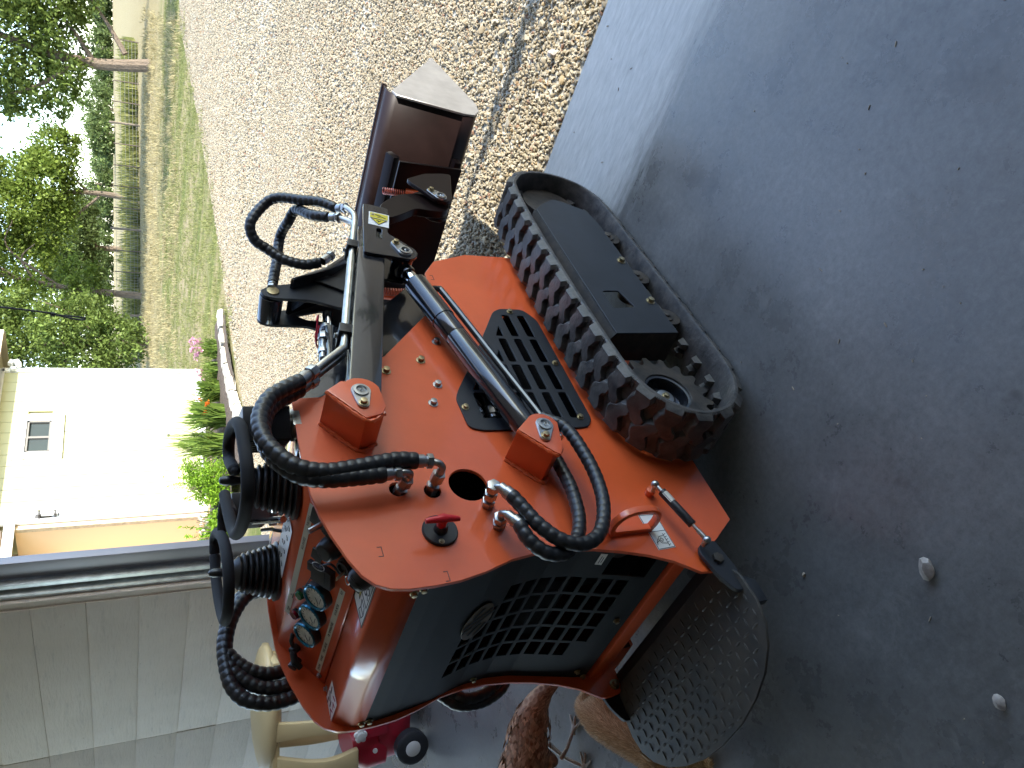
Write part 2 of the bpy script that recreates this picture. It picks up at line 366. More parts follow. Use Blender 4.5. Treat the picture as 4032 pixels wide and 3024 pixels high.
# loose stones: a few chunky pebbles scattered by geometry nodes
M['pebble'] = mat('limestone_pebble', (0.5, 0.45, 0.37), 0.75, n1=(55, 0.8, 1.1, 3), rnd=[(0.0, (0.36, 0.32, 0.24)), (0.25, (0.48, 0.44, 0.34)), (0.55, (0.56, 0.53, 0.44)), (0.8, (0.63, 0.615, 0.55)), (0.94, (0.46, 0.37, 0.22)), (0.99, (0.36, 0.22, 0.16))])
peb = bpy.data.collections.new('pebble_shapes')
def pebble_mesh(name, r, seed, sub=2, flat=0.6):
    rn = random.Random(seed); bm = bmesh.new(); bmesh.ops.create_icosphere(bm, subdivisions=sub, radius=r)
    pl = [(V3((rn.gauss(0, 1), rn.gauss(0, 1), rn.gauss(0, 1))).normalized(), r*rn.uniform(0.55, 0.85)) for _ in range(9)]
    sc = V3((rn.uniform(0.8, 1.25), rn.uniform(0.6, 0.95), flat*rn.uniform(0.8, 1.2)))
    for v in bm.verts:
        for n, d in pl:
            e = v.co.dot(n)-d
            if e > 0: v.co -= n*e
        v.co = V3((v.co.x*sc.x, v.co.y*sc.y, v.co.z*sc.z))
    me = bpy.data.meshes.new(name); bm.to_mesh(me); bm.free(); shade(me, 30); return me
for i in range(7):
    o = bpy.data.objects.new('pebble', pebble_mesh('pebble', 0.0165, i, 2 if i < 4 else 1)); o.data.materials.append(M['pebble']); peb.objects.link(o)
def scatter(name, xs, ys, density, smin, smax, coll, seed, zfun=None, tilt=3.2, kd='stuff'):
    nx, ny = len(xs), len(ys); f = zfun or (lambda x, y: ground_z(x, y)-0.006)
    vs = [(x, y, f(x, y)) for y in ys for x in xs]
    me = bpy.data.meshes.new(name); me.from_pydata(vs, [], [(j*nx+i, j*nx+i+1, (j+1)*nx+i+1, (j+1)*nx+i) for j in range(ny-1) for i in range(nx-1)]); me.update()
    return scatter_me(name, me, density, smin, smax, coll, seed, tilt)
def scatter_me(name, me, density, smin, smax, coll, seed, tilt=3.2, up=False):
    o = link(name, me); kind(o, 'stuff')
    g = bpy.data.node_groups.new(name, 'GeometryNodeTree'); g.interface.new_socket('Geometry', in_out='INPUT', socket_type='NodeSocketGeometry'); g.interface.new_socket('Geometry', in_out='OUTPUT', socket_type='NodeSocketGeometry')
    N = g.nodes.new; i_ = N('NodeGroupInput'); o_ = N('NodeGroupOutput'); d = N('GeometryNodeDistributePointsOnFaces'); d.inputs['Density'].default_value = density; d.inputs['Seed'].default_value = seed
    ci = N('GeometryNodeCollectionInfo'); ci.inputs['Collection'].default_value = coll; ci.inputs['Separate Children'].default_value = True; ci.inputs['Reset Children'].default_value = True
    ip = N('GeometryNodeInstanceOnPoints'); ip.inputs['Pick Instance'].default_value = True
    rv = N('FunctionNodeRandomValue'); rv.data_type = 'FLOAT_VECTOR'; rv.inputs[0].default_value = (-tilt*(0 if up else 1)-(0.3 if up else 0), -tilt*(0 if up else 1)-(0.3 if up else 0), -3.14); rv.inputs[1].default_value = (tilt*(0 if up else 1)+(0.3 if up else 0), tilt*(0 if up else 1)+(0.3 if up else 0), 3.14)
    rs = N('FunctionNodeRandomValue'); rs.data_type = 'FLOAT'; rs.inputs[2].default_value = smin; rs.inputs[3].default_value = smax
    k = g.links.new; k(i_.outputs[0], d.inputs['Mesh']); k(d.outputs['Points'], ip.inputs['Points']); k(ci.outputs[0], ip.inputs['Instance']); k(rv.outputs[0], ip.inputs['Rotation']); k(rs.outputs[1], ip.inputs['Scale']); k(ip.outputs[0], o_.inputs[0])
    md = o.modifiers.new('scatter', 'NODES'); md.node_group = g; return o
gz = lambda x, y: ground_z(x, y)-0.009
scatter('gravel', lin(-1.5, 2.6, 12), lin(SLAB+0.02, 4.5, 12), 4200, 0.40, 1.0, peb, 1, gz)
scatter('gravel', lin(-7.1, 2.6, 12), lin(4.5, 8.5, 12), 2100, 0.55, 1.25, peb, 2, gz)
scatter('gravel', lin(-6.6, -1.5, 8), lin(2.2, 4.5, 8), 1400, 0.6, 1.35, peb, 4, gz)
scatter('gravel', lin(-7.2, 1.5, 12), lin(8.5, 24, 20), 620, 0.85, 1.8, peb, 3, gz)
scatter('gravel', lin(-1.0, 2.4, 8), lin(SLAB+0.05, 4.5, 8), 22, 1.5, 2.2, peb, 9, gz)
scatter('gravel', lin(-1.5, 2.6, 6), lin(1.36, SLAB-0.01, 3), 26, 0.25, 0.6, peb, 12, lambda x, y: 0.003)
# ------------------------------------------------------------------ the garage we stand in
m, t, b = node_mat('painted_wall_boards'); ov = mapv(t)
w1 = ramp(t, noise(t, ov, 2.2, 6, 0.6), [(0.3, (0.72, 0.64, 0.54)), (0.7, (0.81, 0.735, 0.635))])
grime = maprange(t, noise(t, mapv(t, (1.6, 1.6, 12)), 2.0, 8, 0.75), 0.55, 0.78, 0, 0.4); w2 = mixc(t, grime, w1, (0.27, 0.25, 0.22))
rust = maprange(t, noise(t, mapv(t, (5, 5, 8)), 1.7, 4, 0.6), 0.735, 0.77, 0, 0.6); w3 = mixc(t, rust, w2, (0.36, 0.24, 0.10))
fleck = maprange(t, noise(t, ov, 42, 2, 0.5), 0.76, 0.80, 0, 0.7); w4 = mixc(t, fleck, w3, (0.16, 0.14, 0.13))
t.links.new(w4, b.inputs['Base Color']); b.inputs['Roughness'].default_value = 0.7
bumpn(t, b, noise(t, mapv(t, (2, 2, 14)), 5, 6, 0.7), 0.35, 0.02); M['board'] = m
M['ceil'] = mat('ceiling_boards', (0.72, 0.66, 0.57), 0.8, n1=(3, 0.8, 1.1, 4))
M['flash'] = mat('grey_blue_flashing', (0.20, 0.20, 0.23), 0.4, metal=0.3, n1=(3, 0.9, 1.1, 3))
M['galv'] = mat('galvanised_track', (0.42, 0.45, 0.46), 0.38, metal=0.75, n1=(18, 0.7, 1.15, 5))
GAR = thing('garage', 'pale boarded garage wall with grey metal door track, left of the doorway', 'garage')
# wall boards left of the door: long horizontal boards butted at one upright joint
YI = 1.315; z = 0.0; bi = 0; rnd = random.Random(3)
while z < 3.5:
    h = min(0.262, 3.5-z)
    for x0, x1 in ((-4.225, -2.435), (-6.7, -4.233), (-8.5, -6.708)):
        dy = rnd.uniform(-0.003, 0.003); dz = rnd.uniform(-0.002, 0.002)
        b_ = MB(); b_.box(((x0+x1)/2, YI+0.012+dy, z+h/2), (x1-x0, 0.024, h-0.002+dz*0.5), Matrix.Rotation(rnd.uniform(-.0008, .0008), 3, 'Y')); b_.build('wall_board', M['board'], GAR, 0.0015)
    z += h
b_ = MB(); b_.box((-5.44, YI+0.0645, 1.75), (6.12, 0.110, 3.5)); b_.box((7.35, YI+0.06, 1.75), (2.3, 0.12, 3.5)); b_.box((1.9, YI+0.06, 3.45), (8.6, 0.12, 0.1)); b_.build('front_wall', M['board'], GAR)
b_ = MB(); b_.box((0, -3.85, 3.55), (17, 10.5, 0.1)); b_.build('ceiling', M['ceil'], GAR)
M['bareboard'] = mat('bare_wood_boards', (0.20, 0.16, 0.12), 0.8, n1=(3, 0.7, 1.2, 5))
b_ = MB(); b_.box((-8.5, -7.6, 1.75), (0.1, 2.8, 3.5)); b_.build('side_wall', M['bareboard'], GAR); b_ = MB(); b_.box((8.5, -3.85, 1.75), (0.1, 10.5, 3.5)); b_.build('side_wall', M['bareboard'], GAR); b_ = MB(); b_.box((0, -9.0, 1.75), (17, 0.1, 3.5)); b_.build('back_wall', M['bareboard'], GAR)   # with an open bay on the left
# door jamb: wide flashing outside, folded track inside, each with its bolts
b_ = MB(); b_.box((-2.19, SLAB-0.02, 1.5), (0.135, 0.045, 3.0)); b_.build('door_jamb', M['flash'], GAR, 0.004)
b_ = MB(); b_.prism([(-2.262, SLAB-0.03), (-2.262, SLAB-0.075), (-2.30, SLAB-0.075), (-2.305, SLAB-0.055), (-2.335, SLAB-0.055), (-2.34, SLAB-0.09), (-2.375, SLAB-0.09), (-2.38, SLAB-0.06), (-2.438, SLAB-0.06), (-2.438, SLAB-0.03)], 'z', 0, 2.9); tk = b_.build('door_track', M['galv'], GAR, 0.0015)
for z in (0.4, 0.85, 1.26, 1.82, 2.4): b_ = MB(); b_.ball((-2.320, SLAB-0.058, z), 0.010, 10); b_.build('rivet', M['zinc'], tk)
# pull rope of the roll-up door
M['rope'] = mat('dark_grey_rope', (0.035, 0.035, 0.04), 0.8, bump=(300, 0.5, 0.002))
# ================================================================== things around the yard
RP = thing('pull_rope', 'thin grey pull rope hanging with a loop at its end before the trees', 'rope', (-0.19, 1.0, 1.77))
b = MB(); b.tube(spline([(0.075, 0, 1.0), (0.05, 0, 0.6), (0.024, 0, 0.26), (0.004, 0.0, 0.095), (0.0, 0, 0.085)], 0.01), 0.0032, 8); b.build('cord', M['rope'], RP)
b = MB(); b.tube(spline([(0.0, 0, 0.09), (-0.012, 0.003, 0.06), (-0.022, 0.004, 0.02), (-0.019, 0, 0.002), (-0.010, -0.002, 0.0), (-0.004, -0.003, 0.03), (0.0, -0.002, 0.092)], 0.004), 0.0030, 8); b.lathe([(-0.005, 0.004), (-0.003, 0.007), (0.004, 0.0075), (0.008, 0.004)], (0.0, 0, 0.092), (0, 0, 1), 12); b.build('loop', M['rope'], RP)
# ---- house
M['siding'] = mat('cream_siding', (0.42, 0.40, 0.225), 0.75, n1=(1.5, 0.96, 1.02, 4), bump=(40, 0.08, 0.01))
M['trim'] = mat('white_house_trim', (0.7, 0.7, 0.68), 0.55)
M['porch'] = mat('tan_porch_boards', (0.66, 0.50, 0.31), 0.7)
M['stone'] = mat('porch_edge_stone', (0.46, 0.38, 0.26), 0.85, n1=(14, 0.7, 1.15, 5))
M['roof'] = mat('tan_fascia', (0.42, 0.35, 0.25), 0.7)
M['winframe'] = mat('bronze_window_frame', (0.16, 0.145, 0.125), 0.45)
M['pane'] = mat('window_glass', (0.05, 0.06, 0.06), 0.06, coat=0.5)
M['lantern'] = mat('dark_bronze_lantern', (0.05, 0.045, 0.04), 0.5)
M['lampglass'] = mat('lantern_glass', (0.6, 0.58, 0.52), 0.15)
M['deck'] = mat('cedar_deck_boards', (0.45, 0.27, 0.14), 0.6, n1=(9, 0.65, 1.15, 5, (6, 0.6, 1)))
HS = thing('house', 'cream boarded house with a small white trimmed window and a tan porch recess', 'house', (-11.6, 11.3, 0))
hl = lambda x, y, z: (x+11.6, y-11.3, z)
n = 13; bw = (13.25-9.32)/n
for i in range(n):
    y0 = 9.32+i*bw
    segs = [(0.17, 3.98)] if y0+bw < 10.86 or y0 > 11.74 else [(0.17, 2.99), (3.43, 3.98)]
    for z0, z1 in segs:
        b = MB(); b.box(hl(-11.61, y0+bw/2, (z0+z1)/2), (0.026, bw-0.010, z1-z0)); b.build('siding_board', M['siding'], HS, 0.003, smooth=False)
b = MB(); b.box(hl(-14.8, 11.3, 1.4), (6.3, 4.0, 2.8)); b.box(hl(-14.8, 10.05, 3.3), (6.3, 1.5, 1.3)); b.box(hl(-14.8, 12.55, 3.3), (6.3, 1.5, 1.3)); b.box(hl(-14.9, 11.3, 3.85), (6.1, 1.1, 0.2)); b.build('wall', M['siding'], HS, smooth=False)
b = MB(); b.box(hl(-11.59, 13.31, 2.0), (0.06, 0.12, 4.0)); b.box(hl(-11.59, 11.25, 0.085), (0.055, 3.96, 0.17)); b.box(hl(-11.585, 9.20, 1.95), (0.07, 0.24, 3.9)); b.box(hl(-11.585, 8.2, 3.52), (0.07, 1.76, 0.17)); b.box(hl(-11.59, 11.3, 4.0), (0.06, 4.1, 0.10)); b.build('trim', M['trim'], HS, 0.004, smooth=False)
b = MB(); b.box(hl(-12.7, 7.6, 1.9), (0.1, 3.2, 3.8)); b.build('porch_wall', M['porch'], HS, smooth=False)
for i in range(6):
    b = MB(); b.box(hl(-12.645, 6.55+i*0.42, 1.9), (0.02, 0.405, 3.8)); b.build('porch_board', M['porch'], HS, 0.003, smooth=False)
b = MB(); b.box(hl(-12.14, 9.04, 1.72), (1.0, 0.09, 3.44)); b.build('porch_return', M['porch'], HS, 0.004, smooth=False); b = MB(); b.box(hl(-11.66, 8.985, 1.72), (0.10, 0.03, 3.44)); b.build('porch_edge', M['stone'], HS, 0.004, smooth=False)
b = MB(); b.box(hl(-14.6, 9.9, 4.14), (7.0, 8.3, 0.12)); b.box(hl(-14.6, 14.02, 4.09), (7.0, 0.06, 0.24)); b.box(hl(-11.08, 9.9, 4.10), (0.06, 8.3, 0.22)); b.box(hl(-12.2, 7.6, 3.70), (1.0, 2.9, 0.1)); b.build('roof', M['roof'], HS, smooth=False)
wn = MB()
for c, d in (((-11.58, 11.30, 3.54), (0.07, 1.26, 0.22)), ((-11.58, 11.30, 2.875), (0.07, 1.26, 0.22)), ((-11.585, 10.765, 3.205), (0.06, 0.17, 0.44)), ((-11.585, 11.825, 3.205), (0.06, 0.17, 0.44))): wn.box(hl(*c), d)
wn = wn.build('window', M['trim'], HS, 0.004, smooth=False)
b = MB()
for c, d in (((-11.60, 11.30, 3.405), (0.05, 0.89, 0.045)), ((-11.60, 11.30, 3.005), (0.05, 0.89, 0.045)), ((-11.60, 10.875, 3.205), (0.05, 0.045, 0.44)), ((-11.60, 11.725, 3.205), (0.05, 0.045, 0.44)), ((-11.595, 11.27, 3.205), (0.05, 0.055, 0.36))): b.box(hl(*c), d)
b.build('window_frame', M['winframe'], wn, 0.003, smooth=False)
for y0, y1, dx in ((10.90, 11.25, 0.0), (11.30, 11.70, -0.012)): b = MB(); b.box(hl(-11.625+dx, (y0+y1)/2, 3.205), (0.01, y1-y0, 0.36)); b.build('pane', M['pane'], wn, smooth=False)
b = MB(); b.box(hl(-12.1, 11.3, 3.2), (0.02, 1.1, 0.8)); b.build('room_shade_backing', M['satin'], wn, smooth=False)  # added dark sheet for the shade of the room behind the panes
b = MB(); b.box(hl(-11.54, 13.30, 3.80), (0.10, 0.10, 0.10)); b.box(hl(-11.48, 13.42, 3.72), (0.12, 0.16, 0.10), Matrix.Rotation(0.5, 3, 'X')); b.box(hl(-11.48, 13.44, 3.84), (0.10, 0.14, 0.09), Matrix.Rotation(-0.3, 3, 'X')); b.build('security_light', M['trim'], HS, 0.01)
ln = MB(); ln.box(hl(-11.50, 9.20, 3.06), (0.14, 0.12, 0.03)); ln.box(hl(-11.50, 9.20, 2.80), (0.12, 0.10, 0.03)); ln.box(hl(-11.55, 9.20, 3.0), (0.03, 0.10, 0.26))
for dx in (-0.05, 0.05):
    for dy in (-0.04, 0.04): ln.box(hl(-11.50+dx, 9.20+dy, 2.93), (0.012, 0.012, 0.25))
ln.tube([(0.10+0.03*math.cos(a), -2.10+0.035*math.sin(a), 2.745) for a in [2*math.pi*i/14 for i in range(15)]], 0.008, 6)
ln = ln.build('porch_lantern', M['lantern'], HS, 0.003); b = MB(); b.cyl(hl(-11.50, 9.20, 2.82), hl(-11.50, 9.20, 3.03), 0.035, n=14); b.build('lantern_glass', M['lampglass'], ln)
b = MB(); b.lathe([(0, 0.03), (0.02, 0.03), (0.03, 0.01), (0.03, 0)], hl(-11.597, 11.24, 0.78), (1, 0, 0), 14); b.build('hose_bib', M['lantern'], HS)
DK = thing('deck', 'low cedar boarded porch deck in front of the tan recess', 'deck', (-10.8, 7.7, 0))
for i in range(9): b = MB(); b.box((-1.32+i*0.21, 0.3, 0.07), (0.198, 2.9, 0.10)); b.build('deck_board', M['deck'], DK, 0.004, smooth=False)
# ---- planting bed with its row of limestone blocks
M['soil'] = mat('dark_mulch', (0.07, 0.05, 0.035), 0.95, n1=(30, 0.5, 1.5, 6), bump=(60, 0.8, 0.03))
grid_sheet('soil', lin(-11.55, -7.45, 18), lin(6.9, 10.55, 18), lambda x, y: 0.02+0.10*max(0, min(1, (-7.5-x)*3))+0.012*math.sin(x*7+y*3), M['soil'])
M['limestone'] = mat('white_limestone_block', (0.42, 0.385, 0.31), 0.85, n1=(8, 0.8, 1.05, 6), bump=(18, 0.5, 0.02))
blocks = [(-7.62, 10.32, 0.46, 1.45), (-7.66, 9.85, 0.44, 1.6), (-7.70, 9.38, 0.43, 1.52), (-7.66, 8.93, 0.42, 1.75), (-7.56, 8.50, 0.46, 1.72), (-7.44, 8.02, 0.45, 1.85), (-7.28, 7.55, 0.47, 1.9), (-7.10, 7.08, 0.45, 1.95)]
for i, (x, y, l, a) in enumerate(blocks):
    bm = bmesh.new(); bmesh.ops.create_cube(bm, size=1); bmesh.ops.subdivide_edges(bm, edges=bm.edges, cuts=3, use_grid_fill=True); rn = random.Random(i+40)
    for v in bm.verts: v.co = V3((v.co.x*l*0.90, v.co.y*0.17, v.co.z*0.13))+V3((rn.uniform(-.014, .014), rn.uniform(-.012, .012), rn.uniform(-.012, .012)))
    me = bpy.data.meshes.new('edging_stone'); bm.to_mesh(me); bm.free(); shade(me, 50); o = link('edging_stone', me, None, M['limestone']); o.location = (x, y, 0.055); o.rotation_euler = (0, 0, a)
    pos = ['at the lawn end of the row, under the pink flowers', 'second from the lawn end, below the pink flowers', 'third from the lawn end of the bed edging', 'fourth from the lawn end, before the strap leaved clump', 'fifth from the lawn end of the bed edging', 'sixth from the lawn end, beside the loader grip', 'second from the porch end of the bed edging', 'nearest the porch, behind the loader grips'][i]
    tag(o, 'white limestone edging block '+pos, 'edging stone', 'limestone blocks along the flower bed')
def leaf_mat(name, dark, light, trans=0.42, spec=0.2):
    m, t, b = node_mat(name); g = t.nodes.new('ShaderNodeNewGeometry')
    c = ramp(t, g.outputs['Random Per Island'], [(0.0, dark), (0.75, light), (1.0, tuple(min(1, q*1.35) for q in light))])
    big = maprange(t, noise(t, mapv(t), 0.55, 3, 0.5), 0.35, 0.65, 0.75, 1.2); c = mixc(t, 1.0, c, big, 'MULTIPLY')
    t.links.new(c, b.inputs['Base Color']); b.inputs['Roughness'].default_value = 0.55; b.inputs['Specular IOR Level'].default_value = spec
    tr = t.nodes.new('ShaderNodeBsdfTranslucent'); t.links.new(c, tr.inputs[0]); ms = t.nodes.new('ShaderNodeMixShader'); ms.inputs[0].default_value = trans
    t.links.new(b.outputs[0], ms.inputs[1]); t.links.new(tr.outputs[0], ms.inputs[2]); out = [n for n in t.nodes if n.type == 'OUTPUT_MATERIAL'][0]; t.links.new(ms.outputs[0], out.inputs[0]); return m
M['leaf_oak'] = leaf_mat('oak_leaves', (0.07, 0.105, 0.02), (0.16, 0.215, 0.05)); M['leaf_elm'] = leaf_mat('elm_leaves', (0.075, 0.115, 0.014), (0.17, 0.225, 0.04))
M['leaf_dark'] = leaf_mat('far_leaves', (0.065, 0.095, 0.028), (0.13, 0.175, 0.055)); M['leaf_strap'] = leaf_mat('strap_leaves', (0.07, 0.125, 0.02), (0.19, 0.27, 0.05)); M['leaf_lime'] = leaf_mat('lime_shrub_leaves', (0.10, 0.20, 0.012), (0.22, 0.36, 0.03))
M['petal_pink'] = leaf_mat('pink_petals', (0.52, 0.20, 0.30), (0.68, 0.40, 0.48)); M['petal_orange'] = leaf_mat('orange_petals', (0.6, 0.10, 0.01), (0.75, 0.2, 0.02)); M['petal_white'] = leaf_mat('white_petals', (0.6, 0.56, 0.45), (0.75, 0.72, 0.6))
M['bark'] = mat('grey_brown_bark', (0.14, 0.105, 0.075), 0.9, n1=(6, 0.55, 1.4, 6, (3, 3, 0.6)), bump=(14, 0.8, 0.05))
M['weeds'] = leaf_mat('pasture_weeds', (0.10, 0.12, 0.03), (0.22, 0.22, 0.07)); M['blade'] = leaf_mat('lawn_blades', (0.11, 0.135, 0.035), (0.26, 0.26, 0.10))
def leaves(centers, sizes, m, name, parent, squash=1.0, seed=1, up=0.0):
    """one mesh of diamond shaped leaf clumps"""
    r = np.random.default_rng(seed); c = np.asarray(centers, float); n = len(c); s = np.asarray(sizes, float)[:, None]
    d = r.normal(size=(n, 3)); d[:, 2] = d[:, 2]*(1-up*0.5)+up*0.6; d /= np.linalg.norm(d, axis=1, keepdims=True); e = np.cross(d, r.normal(size=(n, 3))); e /= np.linalg.norm(e, axis=1, keepdims=True); w = np.cross(d, e)
    V = np.stack([c-d*s, c+e*s*0.45*squash+w*s*0.12, c+d*s, c-e*s*0.45*squash+w*s*0.12], 1).reshape(-1, 3); me = bpy.data.meshes.new(name); me.vertices.add(4*n); me.vertices.foreach_set('co', V.ravel())
    me.loops.add(4*n); me.loops.foreach_set('vertex_index', np.arange(4*n)); me.polygons.add(n); me.polygons.foreach_set('loop_start', np.arange(n)*4); me.polygons.foreach_set('loop_total', np.full(n, 4)); me.update(); me.validate(); return link(name, me, parent, m)
def crown_pts(blobs, n, seed, shell=0.55):
    r = np.random.default_rng(seed); out = []; vol = np.array([b[1]**2.4 for b in blobs]); vol /= vol.sum()
    for (c, R, *sq), p in zip(blobs, vol):
        k = int(n*p); sub = max(6, int(k/45)); q = r.normal(size=(sub, 3)); q /= np.linalg.norm(q, axis=1, keepdims=True); q *= (r.uniform(shell**3, 1, sub)**(1/3))[:, None]*R; sz = sq[0] if sq else 0.8
        q[:, 2] *= sz; cl = q[r.integers(0, sub, k)]+r.normal(size=(k, 3))*R*0.17; out.append(cl+np.asarray(c))
    return np.concatenate(out)
def tree(label, base, trunk, limbs, blobs, n, size, m, seed, group=None, name='tree', r0=0.3):
    T = thing(name, label, 'tree', base, group); b = MB(); P = spline(trunk, 0.25); b.tube(P, [r0*(1-0.65*i/len(P))*(1.35 if i == 0 else 1) for i in range(len(P))], 10)
    for l in limbs: Q = spline(l, 0.3); b.tube(Q, [r0*0.42*(1-0.8*i/len(Q)) for i in range(len(Q))], 7)
    b.build('trunk', M['bark'], T); C_ = crown_pts(blobs, n, seed); r = np.random.default_rng(seed+9); leaves(C_, r.uniform(0.6, 1.3, len(C_))*size, m, 'crown', T, 1.1, seed); return T
def pol(dx, dy, r): return (CAM.x+dx*r, CAM.y+dy*r, ground_z(CAM.x+dx*r, CAM.y+dy*r))
R_ = np.array([0.7313, 0.682]); 
def off(u, w=0.0): return (u*0.7313-w*0.682, u*0.682+w*0.7313)   # u to the right in the view, w away
def bl(u, z, R, w=0.0, sq=0.8): return ((*off(u, w), z), R, sq)
GB = 'trees round the lawn'
tree('big oak at the far right of the lawn with a leaning bare grey trunk', pol(-0.379, 0.925, 41), [(0, 0, -0.2), (*off(-0.25), 1.2), (*off(-0.35), 2.4), (*off(-0.2), 4.0), (*off(0.4), 6.5)],
     [[(*off(-0.35), 2.2), (*off(0.9), 3.0), (*off(2.4), 4.2)], [(*off(-0.3), 2.8), (*off(-1.6), 4.2), (*off(-2.6), 6.0)], [(*off(0.3), 1.0), (*off(1.5), 1.7), (*off(2.8), 2.6)]],
     [bl(0.5, 6.5, 3.4), bl(-1.3, 7.2, 2.0), bl(-2.6, 4.8, 0.9), bl(-1.4, 4.6, 1.5), bl(3.6, 6.2, 3.0), bl(2.2, 4.0, 1.8), bl(1.0, 9.5, 3.4), bl(-1.6, 9.4, 1.8), bl(5.5, 4.8, 2.4), bl(0.6, 3.6, 1.5), bl(-0.8, 3.4, 1.3), bl(3.4, 3.2, 1.5), bl(5.0, 2.6, 1.6), bl(-2.0, 3.6, 0.9), bl(1.8, 2.7, 0.9)], 46000, 0.12, M['leaf_oak'], 11, GB, 'oak_tree', 0.30)
tree('bright green elm in the middle of the lawn edge, nearest the fence', pol(-0.512, 0.859, 56), [(0, 0, -0.3), (*off(0.2), 2.0), (0, 0, 5.0)], [[(0, 0, 2.0), (*off(-2), 4.0), (*off(-3.5), 6)], [(*off(0.1), 2.5), (*off(1.8), 4.2), (*off(3), 5.5)]],
     [bl(0.3, 4.8, 2.2), bl(2.2, 4.6, 1.7), bl(-1.8, 4.9, 2.0), bl(0.8, 6.6, 1.5), bl(-2.4, 7.6, 2.4), bl(-0.8, 9.4, 2.2), bl(-4.0, 9.3, 2.6), bl(2.6, 8.6, 1.3), bl(-4.8, 5.6, 1.6), bl(3.2, 3.6, 0.9)], 36000, 0.13, M['leaf_elm'], 12, GB, 'elm_tree', 0.22)
tree('shadowed dark green tree half hidden left of the bright elm', pol(-0.560, 0.828, 66), [(0, 0, -0.3), (0, 0, 3.0), (0, 0, 5.0)], [[(0, 0, 2), (*off(2), 4), (*off(3), 5)]], [bl(0, 4.2, 2.6), bl(2.2, 3.4, 1.8), bl(-2.0, 3.6, 2.2), bl(0.6, 6.4, 1.6)], 20000, 0.14, M['leaf_dark'], 13, GB, 'elm_tree', 0.25)
tree('tall open tree with bare twisted limbs above the pull rope', pol(-0.603, 0.797, 47), [(0, 0, -0.3), (*off(0.2), 2.5), (*off(0.5), 5.0), (*off(1.2), 8.5)], [[(*off(0.4), 4), (*off(2.2), 6.2), (*off(3.6), 6.0)], [(*off(0.3), 3.0), (*off(-1.5), 5), (*off(-2.5), 8)], [(*off(0.8), 6), (*off(2.0), 8), (*off(3.0), 10)], [(*off(0.5), 5), (*off(1.7), 5.6), (*off(2.5), 5.0)]],
     [bl(-0.8, 2.6, 1.5), bl(1.0, 3.0, 1.1), bl(-1.2, 5.2, 1.9), bl(1.2, 7.6, 1.7), bl(-0.6, 8.6, 2.4), bl(3.2, 8.4, 1.7), bl(2.6, 10.4, 2.0)], 26000, 0.11, M['leaf_elm'], 14, GB, 'elm_tree', 0.2)
tree('leafy tree standing beside the house corner', pol(-0.647, 0.763, 40), [(0, 0, -0.3), (0, 0, 2.5), (*off(-0.3), 6)], [[(0, 0, 1.8), (*off(1.3), 3.2), (*off(1.9), 4.6)], [(0, 0, 2.4), (*off(-1.2), 4), (*off(-1.6), 6)]],
     [bl(0, 1.3, 1.3), bl(1.0, 2.6, 1.2), bl(0.3, 4.0, 1.6), bl(-0.4, 6.4, 1.9), bl(1.0, 7.6, 1.6), bl(-1.6, 2.6, 1.6), bl(1.4, 5.4, 0.9)], 30000, 0.095, M['leaf_oak'], 15, GB, 'elm_tree', 0.18)
tree('broad tree right of the gravel drive whose shade crosses the far lawn', (3.0, 26.6, 0.0), [(0, 0, -0.2), (0, 0, 2.0), (0, 0, 5.0)], [[(0, 0, 2), (1.2, 0.6, 4), (2, 1, 5)]], [((0, 0, 4.0), 1.7, 0.9), ((0.3, 0.5, 6.2), 1.8, 0.9), ((-0.3, -0.2, 8.2), 1.5, 0.9), ((2.5, 0.2, 5.5), 1.9, 0.8)], 9000, 0.13, M['leaf_oak'], 17, GB, 'oak_tree', 0.25)
far_spec = [(-0.345, 0.938, 150, 3.4), (-0.372, 0.928, 140, 3.6), (-0.402, 0.915, 165, 3.8), (-0.428, 0.904, 150, 5.0), (-0.452, 0.892, 128, 4.0), (-0.476, 0.879, 160, 4.0), (-0.500, 0.866, 150, 4.4), (-0.53, 0.848, 155, 4.6), (-0.56, 0.828, 150, 4.6), (-0.588, 0.809, 150, 4.4), (-0.615, 0.788, 150, 4.8), (-0.64, 0.768, 150, 4.6), (-0.31, 0.951, 150, 4.6)]
for i, (dx, dy, r, R) in enumerate(far_spec):
    R *= 0.62
    where = ['behind the big oak, right of its trunk', 'behind the big oak trunk', 'just left of the big oak', 'in the open gap under the clouds', 'right of the bright elm', 'behind the right edge of the bright elm', 'behind the middle of the bright elm', 'behind the left edge of the bright elm', 'behind the shadowed tree', 'between the shadowed tree and the twisted tree', 'behind the twisted tree', 'behind the tree at the house corner', 'farthest right behind the oak crown'][i]
    tree('distant round dark tree on the pasture skyline '+where, pol(dx, dy, r), [(0, 0, -0.5), (0, 0, 2), (0, 0, R)], [], [bl(0, R*0.75, R), bl(R*0.9, R*0.6, R*0.75), bl(-R*0.9, R*0.6, R*0.8)], 3600, 0.24, M['leaf_dark'], 30+i, 'distant trees on the skyline', 'pasture_tree', 0.35)
